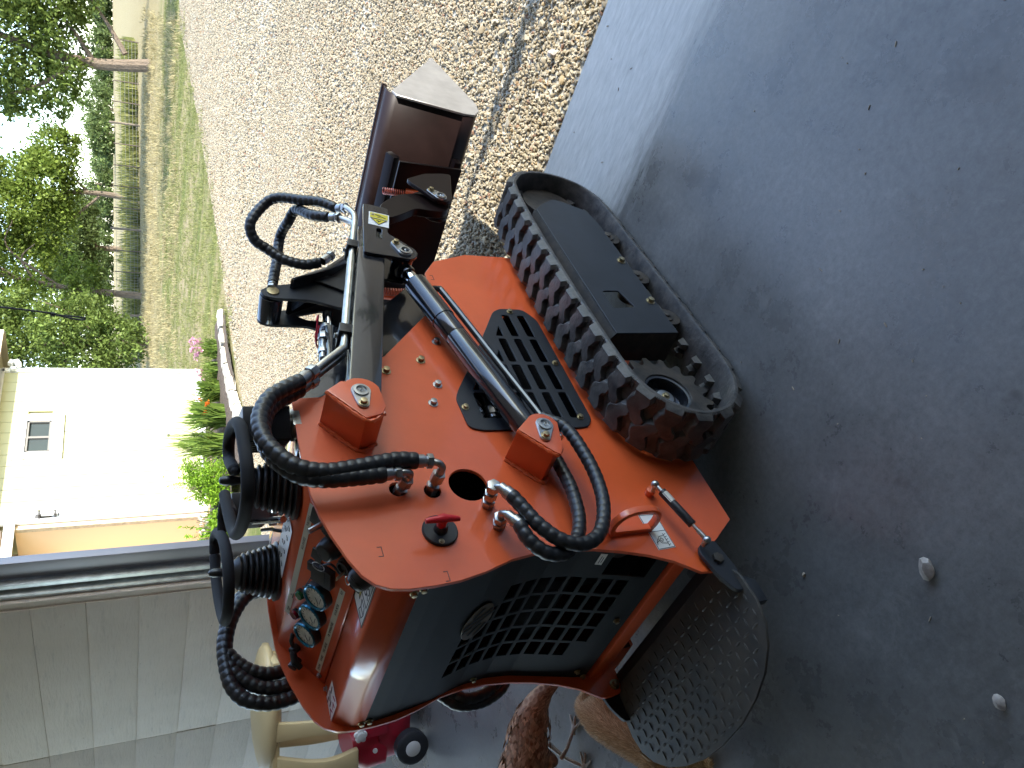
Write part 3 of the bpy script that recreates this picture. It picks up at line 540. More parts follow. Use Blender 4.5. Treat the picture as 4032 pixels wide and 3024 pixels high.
# ---- wire fence along the pasture
M['post'] = mat('weathered_fence_post', (0.16, 0.13, 0.10), 0.9, n1=(9, 0.7, 1.3, 4)); M['tpost'] = mat('rusty_steel_post', (0.10, 0.075, 0.06), 0.7, metal=0.3); M['wire'] = mat('fence_wire', (0.22, 0.22, 0.21), 0.5, metal=0.6)
f0, f1 = V3(pol(-0.36, 0.933, 52)), V3(pol(-0.66, 0.751, 47)); FN = thing('wire_fence', 'low wire stock fence on thin posts between lawn and pasture', 'fence', tuple(f0)); dirf = f1-f0; nP = 15
top = []
for i in range(nP+1):
    p = f0+dirf*(i/nP); p.z = ground_z(p.x, p.y); q = p-f0; thick = i in (4, 9, 13); hgt = 1.5 if thick else 1.3
    b = MB(); b.cyl(q-V3((0, 0, 0.2)), q+V3((0.02*math.sin(i*3), 0, hgt)), 0.065 if thick else 0.03, n=8); b.build('post', M['post' if thick else 'tpost'], FN); top.append(q)
b = MB()
for h in (0.15, 0.32, 0.5, 0.7, 0.92, 1.2): b.tube([q+V3((0, 0, h)) for q in top], 0.009, 4)
for i in range(nP):
    if 6 <= i <= 11:
        for k_ in range(8): q = top[i].lerp(top[i+1], k_/8); b.cyl(q+V3((0, 0, 0.1)), q+V3((0, 0, 1.2)), 0.006, n=4)
b.build('wire', M['wire'], FN)
# tall weeds beyond the fence, lawn blades nearer
def card_mesh(name, specs, m):
    vs, fs = [], []
    for (x, y, h, w, lx, ly, a) in specs:
        ux, uy = math.cos(a)*w/2, math.sin(a)*w/2; n0 = len(vs)
        vs += [(x-ux, y-uy, 0), (x+ux, y+uy, 0), (x+ux*.7+lx*.4, y+uy*.7+ly*.4, h*.6), (x-ux*.7+lx*.4, y-uy*.7+ly*.4, h*.6), (x+lx, y+ly, h)]; fs += [(n0, n0+1, n0+2, n0+3), (n0+3, n0+2, n0+4)]
    me = bpy.data.meshes.new(name); me.from_pydata(vs, [], fs); me.update(); me.materials.append(m); return me
wc = bpy.data.collections.new('weed_shapes'); bc = bpy.data.collections.new('blade_shapes'); hc = bpy.data.collections.new('stubble_shapes'); M['straw'] = leaf_mat('straw_stubble', (0.20, 0.17, 0.08), (0.38, 0.32, 0.17)); rn = random.Random(5)
for i in range(3):
    sp = [(rn.uniform(-.4, .4), rn.uniform(-.4, .4), rn.uniform(.3, 1.0), rn.uniform(.05, .12), rn.uniform(-.2, .2), rn.uniform(-.2, .2), rn.uniform(0, 3.1)) for _ in range(26)]; wc.objects.link(bpy.data.objects.new('weed', card_mesh('weed', sp, M['weeds'])))
    sp = [(rn.uniform(-.12, .12), rn.uniform(-.12, .12), rn.uniform(.03, .085), rn.uniform(.006, .012), rn.uniform(-.05, .05), rn.uniform(-.05, .05), rn.uniform(0, 3.1)) for _ in range(30)]; bc.objects.link(bpy.data.objects.new('blade', card_mesh('blade', sp, M['blade']))); hc.objects.link(bpy.data.objects.new('stubble', card_mesh('stubble', sp, M['straw'])))
def strip_me(name, a, c, d0, d1, n=16):
    vs = []
    for j in range(2):
        for i in range(n):
            p = V3(a).lerp(V3(c), i/(n-1)); dv = (p-CAM); dv.z = 0; dv.normalize(); q = p+dv*(d1 if j else d0); vs.append((q.x, q.y, ground_z(q.x, q.y)-0.03))
    me = bpy.data.meshes.new(name); me.from_pydata(vs, [], [(i, i+1, n+i+1, n+i) for i in range(n-1)]); me.update(); return me
scatter_me('tall_weeds', strip_me('tall_weeds', f0, f1, 0.8, 14), 1.5, 0.5, 1.25, wc, 3, up=True)
def lawn_me():
    vs = []; ys = lin(9.5, 30, 30)
    for y in ys:
        for x in lin(-18+max(0, (y-22))*0.9, wob(y)+0.15, 10): vs.append((x, y, ground_z(x, y)-0.028))
    me = bpy.data.meshes.new('lawn_blades'); me.from_pydata(vs, [], [(j*10+i, j*10+i+1, (j+1)*10+i+1, (j+1)*10+i) for j in range(29) for i in range(9)]); me.update(); return me
scatter_me('lawn_blades', lawn_me(), 16, 0.5, 1.3, bc, 4, up=True)
scatter_me('hay_stubble', strip_me('hay_stubble', V3(pol(-0.33, 0.944, 26)), V3(pol(-0.67, 0.742, 26)), 0.0, 20), 2.6, 1.5, 3.0, hc, 6, up=True)
# ---- plants of the bed
def strap_clump(label, x, y, n, h, spread, seed, name='strap_plant', flowers=None, m='leaf_strap', w=0.020):
    T = thing(name, label, 'plant', (x, y, 0.10), 'plants in the flower bed'); r = random.Random(seed); vs, fs = [], []
    for _ in range(n):
        a = r.uniform(0, 6.28); L_ = h*r.uniform(0.6, 1.15); s = spread*r.uniform(0.2, 1.0); bx, by = r.uniform(-.14, .14), r.uniform(-.14, .14); tx, ty = -math.sin(a)*w, math.cos(a)*w; n0 = len(vs)
        for k in range(6):
            t = k/5; rad = s*t**1.4; zz = L_*(t*1.25-0.42*t*t*(s/spread+.15)); ww = (1-t**2)*0.9+0.08; px, py = bx+math.cos(a)*rad, by+math.sin(a)*rad; vs += [(px-tx*ww, py-ty*ww, zz), (px+tx*ww, py+ty*ww, zz)]
        fs += [(n0+2*k, n0+2*k+1, n0+2*k+3, n0+2*k+2) for k in range(5)]
    me = bpy.data.meshes.new('leaves'); me.from_pydata(vs, [], fs); me.update(); link('leaves', me, T, M[m])
    if flowers:
        fm, nf, fh = flowers; pts = []; st = MB()
        for _ in range(nf):
            px, py, pz = r.uniform(-spread, spread)*0.8, r.uniform(-spread, spread)*0.8, fh*r.uniform(0.65, 1.1); st.tube([(px*0.4, py*0.4, 0), (px*0.8, py*0.8, pz*0.7), (px, py, pz)], 0.004, 5)
            pts += [(px+r.gauss(0, .022), py+r.gauss(0, .022), pz+r.gauss(0, .018)) for _ in range(9)]
        st.build('stems', M[m], T); kind(leaves(pts, [r.uniform(.018, .034) for _ in pts], M[fm], 'blooms', T, 1.8, seed), 'stuff')
    return T
strap_clump('clump of pink flowers at the lawn end of the bed', -8.15, 10.15, 110, 0.30, 0.22, 1, 'flowering_plant', ('petal_pink', 16, 0.42), w=0.012)
strap_clump('low pink flowered plant beside the house corner', -8.35, 9.75, 110, 0.30, 0.20, 2, 'flowering_plant', ('petal_pink', 4, 0.36), w=0.012)
strap_clump('arching strap leaved clump next to the pink flowers', -8.35, 9.25, 190, 0.42, 0.34, 3)
strap_clump('tall spiky clump with a few orange blooms in mid bed', -8.45, 8.72, 170, 0.62, 0.34, 4, flowers=('petal_orange', 3, 0.40))
strap_clump('broad leaved clump with orange blooms behind the limestone edge', -8.1, 8.35, 130, 0.55, 0.36, 5, flowers=('petal_orange', 3, 0.38), w=0.032)
strap_clump('feathery tall clump against the house wall', -9.0, 8.55, 150, 0.85, 0.28, 6, w=0.012)
strap_clump('strap leaved clump beside the lime green shrub', -8.4, 7.95, 150, 0.60, 0.36, 7)
def shrub(label, x, y, blobs, n, size, m, seed, spikes=0, z=0.1):
    T = thing('shrub', label, 'shrub', (x, y, z), 'plants in the flower bed'); b = MB(); r = random.Random(seed)
    for i in range(12): a = r.uniform(0, 6.28); b.tube([(0, 0, 0), (math.cos(a)*0.15, math.sin(a)*0.15, 0.3), (math.cos(a)*0.28, math.sin(a)*0.28, 0.62)], 0.006, 5)
    b.build('stems', M['bark'], T); C_ = crown_pts(blobs, n, seed, 0.3)
    if spikes:
        e = []
        for i in range(spikes):
            a = r.uniform(0, 6.28); q = r.uniform(.05, .36); h = r.uniform(.5, .95)*(1.15-q)
            for k in range(26): t = k/25; e.append((math.cos(a)*q*(0.6+0.5*t)+r.gauss(0, .008), math.sin(a)*q*(0.6+0.5*t)+r.gauss(0, .008), h*(0.35+0.65*t)))
        C_ = np.concatenate([C_, np.array(e)])
    rr = np.random.default_rng(seed); leaves(C_, rr.uniform(.7, 1.3, len(C_))*size, M[m], 'foliage', T, 0.8, seed, 0.5); return T
shrub('lime green twiggy shrub at the porch end of the bed', -8.5, 7.30, [((0, 0, 0.30), 0.36, 0.9), ((0.1, 0.1, 0.5), 0.26, 0.9), ((-0.1, -0.18, 0.25), 0.28, 0.9)], 5200, 0.026, 'leaf_lime', 21, 34)
shrub('pale flowering shrub in front of the porch deck', -8.9, 6.45, [((0, 0, 0.28), 0.28, 0.9), ((0.15, 0.2, 0.2), 0.22, 0.9)], 1500, 0.045, 'leaf_lime', 22, 8, 0.0)
strap_clump('white blooming plant on the porch deck edge', -8.9, 6.75, 50, 0.42, 0.30, 8, 'flowering_plant', ('petal_white', 10, 0.42))
b = MB(); b.box((0, 0, 0.12), (0.34, 0.24, 0.24)); pl = b.build('planter_box', M['lantern'], None, 0.01); pl.location = (-9.1, 7.15, 0.12); tag(pl, 'dark planter box behind the lime green shrub', 'planter')
# a slim tall shrub by the garage wall, to the right of the doorway: its shadow crosses the gravel
shrub('slim tall shrub on the gravel beside the garage front wall', 1.78, 2.07, [((0, 0, 0.25), 0.11, 2.2), ((0.02, 0.0, 0.5), 0.09, 2.4), ((0, 0.01, 0.75), 0.07, 2.6), ((0, 0, 0.95), 0.04, 3.0)], 2600, 0.02, 'leaf_oak', 27, 0, 0.0)
# ---- loose stones on the floor
M['rock'] = mat('chert_stone', (0.34, 0.30, 0.27), 0.7, n1=(30, 0.6, 1.3, 5), bump=(40, 0.4, 0.01)); M['speck'] = mat('tan_grit', (0.30, 0.25, 0.19), 0.8)
for nm, lb, x, y, r, sd in (('stone', 'grey pink chipped stone alone on the dark garage floor', 0.600, -0.809, 0.026, 51), ('stone', 'small pale tan stone near the frame corner of the floor', 0.528, -1.095, 0.017, 52), ('pebble', 'tiny tan pebble close to the standing platform', 0.282, -0.611, 0.0075, 53), ('pebble', 'pale larger pebble on gravel just off the slab edge', 0.78, 1.70, 0.024, 54)):
    o = link(nm, pebble_mesh(nm, r, sd, 2, 0.75), None, M['rock'] if r > .01 else M['speck']); o.location = (x, y, r*0.5); o.rotation_euler = (0.1, 0, sd); tag(o, lb, 'stone')
b = MB(); rn = random.Random(8)
for _ in range(110):
    x, y = rn.uniform(-1.0, 2.2), rn.uniform(-1.3, 1.35); a = rn.uniform(0, 3.14); l = rn.choice((.003, .004, .006, .012)); b.box((x, y, 0.0012), (l, rn.uniform(.001, .003), .0018), Matrix.Rotation(a, 3, 'Z'))
kind(b.build('floor_litter', M['speck'], None, smooth=False), 'stuff')
# ---- toddler ride-on car by the wall
M['toyred'] = mat('toy_red_plastic', (0.42, 0.012, 0.035), 0.4); M['toycream'] = mat('toy_cream_plastic', (0.66, 0.52, 0.28), 0.42); M['toyblack'] = mat('toy_black_tyre', (0.022, 0.024, 0.028), 0.5); M['toywhite'] = mat('toy_white_plastic', (0.62, 0.62, 0.60), 0.4)
TC = thing('toy_car', 'red and cream toddler ride-on car with black wheels by the garage wall', 'toy car', (-2.93, 0.66, 0), rot=(0, 0, math.atan2(0.682, 0.7313)))
def sup(cx, cy, rx, ry, z, e=3.0, n=28): return [(cx+rx*math.copysign(abs(math.cos(t))**(2/e), math.cos(t)), cy+ry*math.copysign(abs(math.sin(t))**(2/e), math.sin(t)), z) for t in [2*math.pi*i/n for i in range(n)]]
def loft(name, rings, m, parent, cap0=True, cap1=True, bevel=0):
    b = MB(); n = len(rings[0]); vs = [p for r in rings for p in r]; fs = [(k*n+i, k*n+(i+1) % n, (k+1)*n+(i+1) % n, (k+1)*n+i) for k in range(len(rings)-1) for i in range(n)]
    if cap0: fs.append(tuple(range(n))[::-1])
    if cap1: fs.append(tuple(range((len(rings)-1)*n, len(rings)*n)))
    b.add(vs, fs); return b.build(name, m, parent, ang=50)
loft('body', [sup(0.10, 0.02, 0.36, 0.20, 0.09), sup(0.10, 0.02, 0.40, 0.225, 0.13), sup(0.10, 0.02, 0.41, 0.23, 0.24), sup(0.10, 0.02, 0.39, 0.22, 0.29), sup(0.10, 0.02, 0.33, 0.165, 0.295), sup(0.10, 0.02, 0.31, 0.15, 0.20)], M['toyred'], TC)
loft('bonnet', [sup(0.36, 0.02, 0.15, 0.2, 0.26), sup(0.36, 0.02, 0.15, 0.2, 0.36), sup(0.35, 0.02, 0.12, 0.17, 0.41)], M['toyred'], TC)
loft('boot', [sup(-0.20, 0.02, 0.12, 0.2, 0.24), sup(-0.20, 0.02, 0.13, 0.21, 0.36), sup(-0.19, 0.02, 0.10, 0.18, 0.44)], M['toyred'], TC)
b = MB(); b.box((0.06, -0.20, 0.34), (0.30, 0.05, 0.20)); b.build('door', M['toyred'], TC, 0.025)
b = MB(); b.ball((0, 0, 0), 1, 20, (0.38, 0.24, 0.08)); o = b.build('roof', M['toycream'], TC, ang=70); o.location = (0.10, 0.02, 0.91)
b = MB(); b.box((0.10, 0.02, 0.885), (0.66, 0.40, 0.045)); b.build('roof_rim', M['toycream'], TC, 0.02)
def pillar(pts, w, d): 
    P = spline(pts, 0.03); b = MB(); k = len(P); vs = []
    for i, p in enumerate(P):
        ww = w*(1+0.5*((i/(k-1))-0.5)**2*4*0.6); vs += [(p.x-ww/2, p.y-d/2, p.z), (p.x+ww/2, p.y-d/2, p.z), (p.x+ww/2, p.y+d/2, p.z), (p.x-ww/2, p.y+d/2, p.z)]
    b.add(vs, [(i*4+j, i*4+(j+1) % 4, i*4+4+(j+1) % 4, i*4+4+j) for i in range(k-1) for j in range(4)]+[(3, 2, 1, 0), (k*4-4, k*4-3, k*4-2, k*4-1)]); return b.build('pillar', M['toycream'], TC, 0.012)
pillar([(-0.20, -0.19, 0.42), (-0.21, -0.20, 0.62), (-0.16, -0.17, 0.88)], 0.09, 0.05); pillar([(-0.20, 0.22, 0.42), (-0.21, 0.23, 0.62), (-0.16, 0.2, 0.88)], 0.09, 0.05); pillar([(0.33, -0.18, 0.40), (0.35, -0.19, 0.62), (0.32, -0.16, 0.88)], 0.07, 0.05); pillar([(0.33, 0.21, 0.40), (0.35, 0.22, 0.62), (0.32, 0.19, 0.88)], 0.07, 0.05)
pillar([(0.02, -0.215, 0.42), (0.03, -0.22, 0.60), (0.04, -0.18, 0.89)], 0.085, 0.04)
for x, y in ((-0.19, -0.22), (-0.19, 0.24), (0.36, -0.22), (0.36, 0.24)):
    s = 1 if y > 0 else -1; b = MB(); b.lathe([(-0.04, 0.04), (-0.04, 0.085), (-0.03, 0.1), (0.03, 0.1), (0.04, 0.085), (0.04, 0.04)], (x, y, 0.101), (0, s, 0), 26); w = b.build('wheel', M['toyblack'], TC)
    b = MB(); b.lathe([(0.03, 0.048), (0.042, 0.046), (0.048, 0.03), (0.049, 0)], (x, y, 0.101), (0, s, 0), 22); b.build('hub', M['toywhite'], w)
b = MB()
for i in range(5): a = 2*math.pi*i/5; b.cyl((-0.05+0.022*math.cos(a), -0.235, 0.42+0.022*math.sin(a)), (-0.05+0.022*math.cos(a), -0.262, 0.42+0.022*math.sin(a)), 0.017, n=12)
b.cyl((-0.05, -0.22, 0.42), (-0.05, -0.268, 0.42), 0.024, n=16); b.build('fuel_cap', M['toywhite'], TC, 0.003)
b = MB(); b.cyl((-0.16, -0.236, 0.33), (-0.16, -0.245, 0.33), 0.014, n=14); b.build('door_stud', M['toywhite'], TC)
# ---- skin-modifier bodies
def skin(name, verts, edges, radii, m, parent, sub=2, root=0):
    me = bpy.data.meshes.new(name); me.from_pydata(verts, edges, []); me.update(); o = link(name, me, parent, m); md = o.modifiers.new('skin', 'SKIN'); md.use_smooth_shade = True; md.branch_smoothing = 0.6
    for i, sv in enumerate(me.skin_vertices[0].data): r = radii[i]; sv.radius = (r, r) if not hasattr(r, '__len__') else r; sv.use_root = i == root
    s = o.modifiers.new('sub', 'SUBSURF'); s.levels = sub; s.render_levels = sub; return o
def feather_mat(name, d, l, sc, st=(1, 1, 1)):
    m, t, b = node_mat(name); ov = mapv(t, st); vo = t.nodes.new('ShaderNodeTexVoronoi'); vo.inputs['Scale'].default_value = sc; t.links.new(ov, vo.inputs['Vector'])
    c = ramp(t, vo.outputs['Distance'], [(0.1, d), (0.55, tuple((a+q)/2 for a, q in zip(d, l))), (0.8, l)]); c = mixc(t, 1.0, c, maprange(t, noise(t, ov, 9, 4), 0.3, 0.7, 0.7, 1.25), 'MULTIPLY'); t.links.new(c, b.inputs['Base Color']); b.inputs['Roughness'].default_value = 0.75; bumpn(t, b, vo.outputs['Distance'], 0.5, 0.008); return m
M['hen'] = feather_mat('rust_brown_feathers', (0.26, 0.115, 0.055), (0.55, 0.33, 0.20), 55); M['hen_feather'] = leaf_mat('hen_feathers', (0.24, 0.105, 0.05), (0.58, 0.33, 0.20), 0.1, 0.3); M['shank'] = mat('pale_hen_shank', (0.42, 0.34, 0.27), 0.6, n1=(80, 0.7, 1.1, 3)); M['comb'] = mat('red_comb', (0.42, 0.01, 0.03), 0.5); M['beak'] = mat('horn_beak', (0.35, 0.24, 0.12), 0.45); M['eye'] = mat('dark_eye', (0.01, 0.008, 0.006), 0.1)
HN = thing('hen', 'rust brown hen with a red comb pecking beside the loader', 'hen', (-1.22, -0.38, 0), rot=(0, 0, math.atan2(0.682, 0.731)))
hv = [(-0.02, 0, 0.222), (0.09, 0, 0.205), (0.165, 0, 0.19), (0.212, 0, 0.150), (0.236, 0, 0.108), (0.246, 0, 0.084), (-0.13, 0, 0.262), (-0.22, 0, 0.315), (-0.30, 0, 0.36),
      (-0.03, -0.055, 0.16), (-0.045, -0.06, 0.105), (-0.03, 0.055, 0.16), (-0.02, 0.06, 0.105)]
skin('body', hv, [(0, 1), (1, 2), (2, 3), (3, 4), (4, 5), (0, 6), (6, 7), (7, 8), (0, 9), (9, 10), (0, 11), (11, 12)], [(0.092, 0.098), (0.08, 0.088), (0.056, 0.062), (0.038, 0.042), (0.028, 0.03), (0.020, 0.022), (0.072, 0.075), (0.04, 0.045), (0.02, 0.03), 0.048, 0.022, 0.048, 0.022], M['hen'], HN)
r = np.random.default_rng(3); fp, fs_ = [], []
vs, fcs = [], []
for ci in range(len([0])):
    segs = [((-0.25, 0.33), 0.045, 0.05), ((-0.13, 0.262), 0.077, 0.08), ((-0.02, 0.222), 0.097, 0.102), ((0.09, 0.205), 0.085, 0.092), ((0.165, 0.19), 0.060, 0.066), ((0.212, 0.150), 0.041, 0.044), ((0.236, 0.108), 0.030, 0.031)]
    for _ in range(1500):
        u = r.uniform(0, len(segs)-1.01); i = int(u); t = u-i; (a, b_, c), (d, e, f_) = [(np.array(q[0]), q[1], q[2]) for q in segs[i:i+2]]
        ctr = a*(1-t)+d*t; ry = b_*(1-t)+e*t; rz = c*(1-t)+f_*t; th = r.uniform(-1.0, math.pi+1.0); n = np.array([0, math.cos(th), math.sin(th)]); p = np.array([ctr[0], ry*n[1]*0.97, ctr[1]+rz*n[2]*0.97]); tang = a-d; back = np.array([tang[0], 0, tang[1]]); back /= np.linalg.norm(back)
        L_ = r.uniform(.016, .026)*(1.0 if i > 1 else 1.7); W_ = L_*0.42; side = np.cross(n, back); bk = back+n*0.16; k = len(vs); vs += [tuple(p-back*L_*0.3), tuple(p+side*W_+bk*L_*0.35), tuple(p+bk*L_), tuple(p-side*W_+bk*L_*0.35)]; fcs.append((k, k+1, k+2, k+3))
me = bpy.data.meshes.new('plumage'); me.from_pydata(vs, [], fcs); me.update(); o = link('plumage', me, HN, M['hen_feather']); kind(o, 'stuff')
b = MB()
for i in range(7): a = -0.35+i*0.11; b.add([(-0.20, a*0.12, 0.30), (-0.30, a*0.25-0.015, 0.37+0.02*math.cos(i)), (-0.36, a*0.3, 0.39), (-0.32, a*0.25+0.015, 0.34)], [(0, 1, 2, 3)])
o = b.build('tail', M['hen_feather'], HN); md = o.modifiers.new('s', 'SOLIDIFY'); md.thickness = 0.003
for (hx, hy), (fx, fy) in (((-0.04, -0.06), (0.05, -0.02)), ((-0.015, 0.06), (-0.07, -0.10))):
    lv = [(hx, hy, 0.10), (hx*0.5+fx*0.5-0.015, hy*0.5+fy*0.5, 0.055), (fx, fy, 0.012), (fx+0.028, fy, 0.007), (fx+0.055, fy, 0.006), (fx+0.024, fy+0.024, 0.007), (fx+0.044, fy+0.040, 0.006), (fx+0.024, fy-0.024, 0.007), (fx+0.044, fy-0.040, 0.006), (fx-0.028, fy, 0.008)]
    skin('leg', lv, [(0, 1), (1, 2), (2, 3), (3, 4), (2, 5), (5, 6), (2, 7), (7, 8), (2, 9)], [0.012, 0.008, 0.009, 0.0065, 0.004, 0.0065, 0.004, 0.0065, 0.004, 0.005], M['shank'], HN, 1)
b = MB(); b.cyl((0.250, 0, 0.082), (0.262, 0, 0.055), 0.010, 0.001, 10); b.build('beak', M['beak'], HN)
b = MB(); b.prism([(0.262, 0.10), (0.278, 0.095), (0.272, 0.082), (0.284, 0.076), (0.272, 0.068), (0.262, 0.072), (0.256, 0.085)], 'y', -0.004, 0.004); b.ball((0.240, -0.006, 0.062), 0.011, 10); b.ball((0.240, 0.006, 0.062), 0.011, 10); b.build('comb', M['comb'], HN, 0.0015)
for s in (-1, 1): b = MB(); b.ball((0.250, s*0.019, 0.092), 0.0045, 10); b.build('eye', M['eye'], HN)
M['cat'] = mat('ginger_cat_fur', (0.40, 0.22, 0.09), 0.85, n1=(14, (0.26, 0.125, 0.045), (0.56, 0.38, 0.20), 5, (1, 5, 1)), bump=(140, 0.5, 0.006)); M['catpink'] = mat('pink_inner_ear', (0.5, 0.27, 0.2), 0.7)
CT = thing('cat', 'ginger cat walking out from behind the standing platform', 'cat', (-0.58, -0.63, 0), rot=(0, 0, math.radians(-45)))
cv = [(-0.19, 0, 0.185), (-0.09, 0, 0.192), (0.02, 0, 0.185), (0.10, 0, 0.188), (0.155, 0, 0.20), (0.205, 0, 0.195), (0.24, 0, 0.182),
      (-0.25, 0, 0.19), (-0.31, 0, 0.155), (-0.36, 0.01, 0.10), (-0.41, 0.02, 0.07),
      (-0.185, 0.05, 0.12), (-0.225, 0.055, 0.075), (-0.195, 0.055, 0.012), (-0.165, 0.055, 0.010), (-0.185, -0.05, 0.12), (-0.215, -0.055, 0.075), (-0.17, -0.055, 0.012), (-0.14, -0.055, 0.010),
      (0.10, 0.042, 0.12), (0.085, 0.045, 0.065), (0.095, 0.045, 0.012), (0.12, 0.045, 0.010), (0.115, -0.038, 0.12), (0.16, -0.04, 0.070), (0.195, -0.042, 0.014), (0.218, -0.042, 0.011)]
cr = [(0.068, 0.072), 0.066, 0.062, 0.056, 0.042, (0.045, 0.042), (0.028, 0.026), 0.028, 0.02, 0.018, 0.012, 0.045, 0.02, 0.015, 0.013, 0.045, 0.02, 0.015, 0.013, 0.032, 0.018, 0.016, 0.014, 0.032, 0.019, 0.017, 0.014]
skin('body', cv, [(0, 1), (1, 2), (2, 3), (3, 4), (4, 5), (5, 6), (0, 7), (7, 8), (8, 9), (9, 10), (0, 11), (11, 12), (12, 13), (13, 14), (0, 15), (15, 16), (16, 17), (17, 18), (3, 19), (19, 20), (20, 21), (21, 22), (3, 23), (23, 24), (24, 25), (25, 26)], cr, M['cat'], CT)
for s in (-1, 1):
    b = MB(); b.lathe([(0, 0.022), (0.016, 0.017), (0.030, 0.009), (0.042, 0.001)], (0.190, s*0.030, 0.222), (-0.15, s*0.35, 1), 14); o = b.build('ear', M['cat'], CT)
    b = MB(); b.prism([(0.0, 0.0), (0.014, 0.03), (0.028, 0.0)], 'y', -0.001, 0.001); q = b.build('inner_ear', M['catpink'], o); q.data.transform(Matrix.Translation((0.197, s*0.034, 0.226)) @ Matrix.Rotation(-s*0.3, 4, 'X') @ Matrix.Rotation(1.2, 4, 'Z'))
    b = MB(); b.ball((0.238, s*0.020, 0.202), 0.007, 10); b.build('eye', M['eye'], CT)
b = MB(); b.ball((0.268, 0, 0.184), 0.006, 10); b.build('nose', M['catpink'], CT)

# short fur on the cat: fine tapered hairs rooted on its skin
def fur(body, parent, m, n, ln, seed):
    bpy.context.view_layer.update(); ev = body.evaluated_get(bpy.context.evaluated_depsgraph_get()); me = ev.to_mesh(); me.calc_loop_triangles()
    nt_ = len(me.loop_triangles); tri = np.zeros(nt_*3, int); me.loop_triangles.foreach_get('vertices', tri); tri = tri.reshape(-1, 3); co = np.zeros(len(me.vertices)*3); me.vertices.foreach_get('co', co); co = co.reshape(-1, 3)
    a, b_, c = co[tri[:, 0]], co[tri[:, 1]], co[tri[:, 2]]; nr = np.cross(b_-a, c-a); ar = np.linalg.norm(nr, axis=1); nr /= ar[:, None]+1e-12; r = np.random.default_rng(seed); k = r.choice(nt_, n, p=ar/ar.sum()); u, v = r.uniform(0, 1, n), r.uniform(0, 1, n); fl = u+v > 1; u[fl], v[fl] = 1-u[fl], 1-v[fl]
    p = a[k]+(b_-a)[k]*u[:, None]+(c-a)[k]*v[:, None]; N_ = nr[k]; bk = np.array([-1, 0, -0.35])-N_*(N_ @ np.array([-1, 0, -0.35]))[:, None]; bk /= np.linalg.norm(bk, axis=1, keepdims=True)+1e-9
    d = bk*0.85+N_*0.45+r.normal(size=(n, 3))*0.16; d /= np.linalg.norm(d, axis=1, keepdims=True); L_ = ln*r.uniform(.6, 1.2, n)[:, None]; w = np.cross(d, N_)*ln*0.055
    V = np.stack([p-w, p+w, p+d*L_], 1).reshape(-1, 3); mf = bpy.data.meshes.new('fur'); mf.vertices.add(3*n); mf.vertices.foreach_set('co', V.ravel()); mf.loops.add(3*n); mf.loops.foreach_set('vertex_index', np.arange(3*n)); mf.polygons.add(n); mf.polygons.foreach_set('loop_start', np.arange(n)*3); mf.polygons.foreach_set('loop_total', np.full(n, 3)); mf.update(); ev.to_mesh_clear()
    return kind(link('fur', mf, parent, m), 'stuff')
M['furm'] = leaf_mat('ginger_fur_hairs', (0.40, 0.21, 0.08), (0.72, 0.52, 0.31), 0.2, 0.2)
fur([c for c in CT.children if c.name.startswith('body')][0], CT, M['furm'], 26000, 0.020, 5)
# ================================================================== the stand-on mini loader
LD = thing('mini_loader', 'orange stand-on tracked mini loader with black arm and bucket in the garage doorway', 'mini loader')
PX = 0.33      # outer face of the right side panel
# ---- side panels
def bez(pts): return pts
outl = [(0.05, 1.205), (0.118, 1.125), (0.215, 1.0), (0.455, 0.785), (0.634, 0.767), (0.706, 0.717), (0.763, 0.584), (0.768, 0.43), (0.74, 0.24), (0.60, 0.17),
        (0.0, 0.17), (-0.269, 0.178), (-0.441, 0.180), (-0.498, 0.266), (-0.508, 0.285), (-0.565, 0.287), (-0.584, 0.305), (-0.588, 0.335), (-0.586, 0.37), (-0.546, 0.432), (-0.520, 0.495), (-0.5, 0.567), (-0.485, 0.640),
        (-0.477, 0.715), (-0.476, 0.785), (-0.487, 0.862), (-0.51, 0.935), (-0.524, 1.0), (-0.529, 1.06), (-0.529, 1.118), (-0.523, 1.158), (-0.508, 1.188), (-0.482, 1.211), (-0.44, 1.232),
        (-0.374, 1.256), (-0.32, 1.271), (-0.263, 1.281), (-0.149, 1.285), (0.03, 1.281), (0.046, 1.27)]
holes_r = [circ((-0.262, 0.899), 0.050, 28), circ((-0.262, 1.079), 0.021, 16), circ((-0.274, 0.996), 0.021, 16),
           rounded([(0.425, 0.555), (0.425, 0.475), (0.38, 0.462), (-0.03, 0.468), (-0.055, 0.50), (-0.055, 0.80), (0.03, 0.80), (0.20, 0.70)], 0.03)]
plate('side_panel', outl, holes_r, PX-0.010, PX, M['orange'], LD, 0.001)
plate('side_panel', outl, [], -PX, -PX+0.010, M['orange'], LD, 0.001)
for s in (1,):
    b = MB(); b.box((0, -0.555, 0.313), (0.02, 0.02, 0.02))
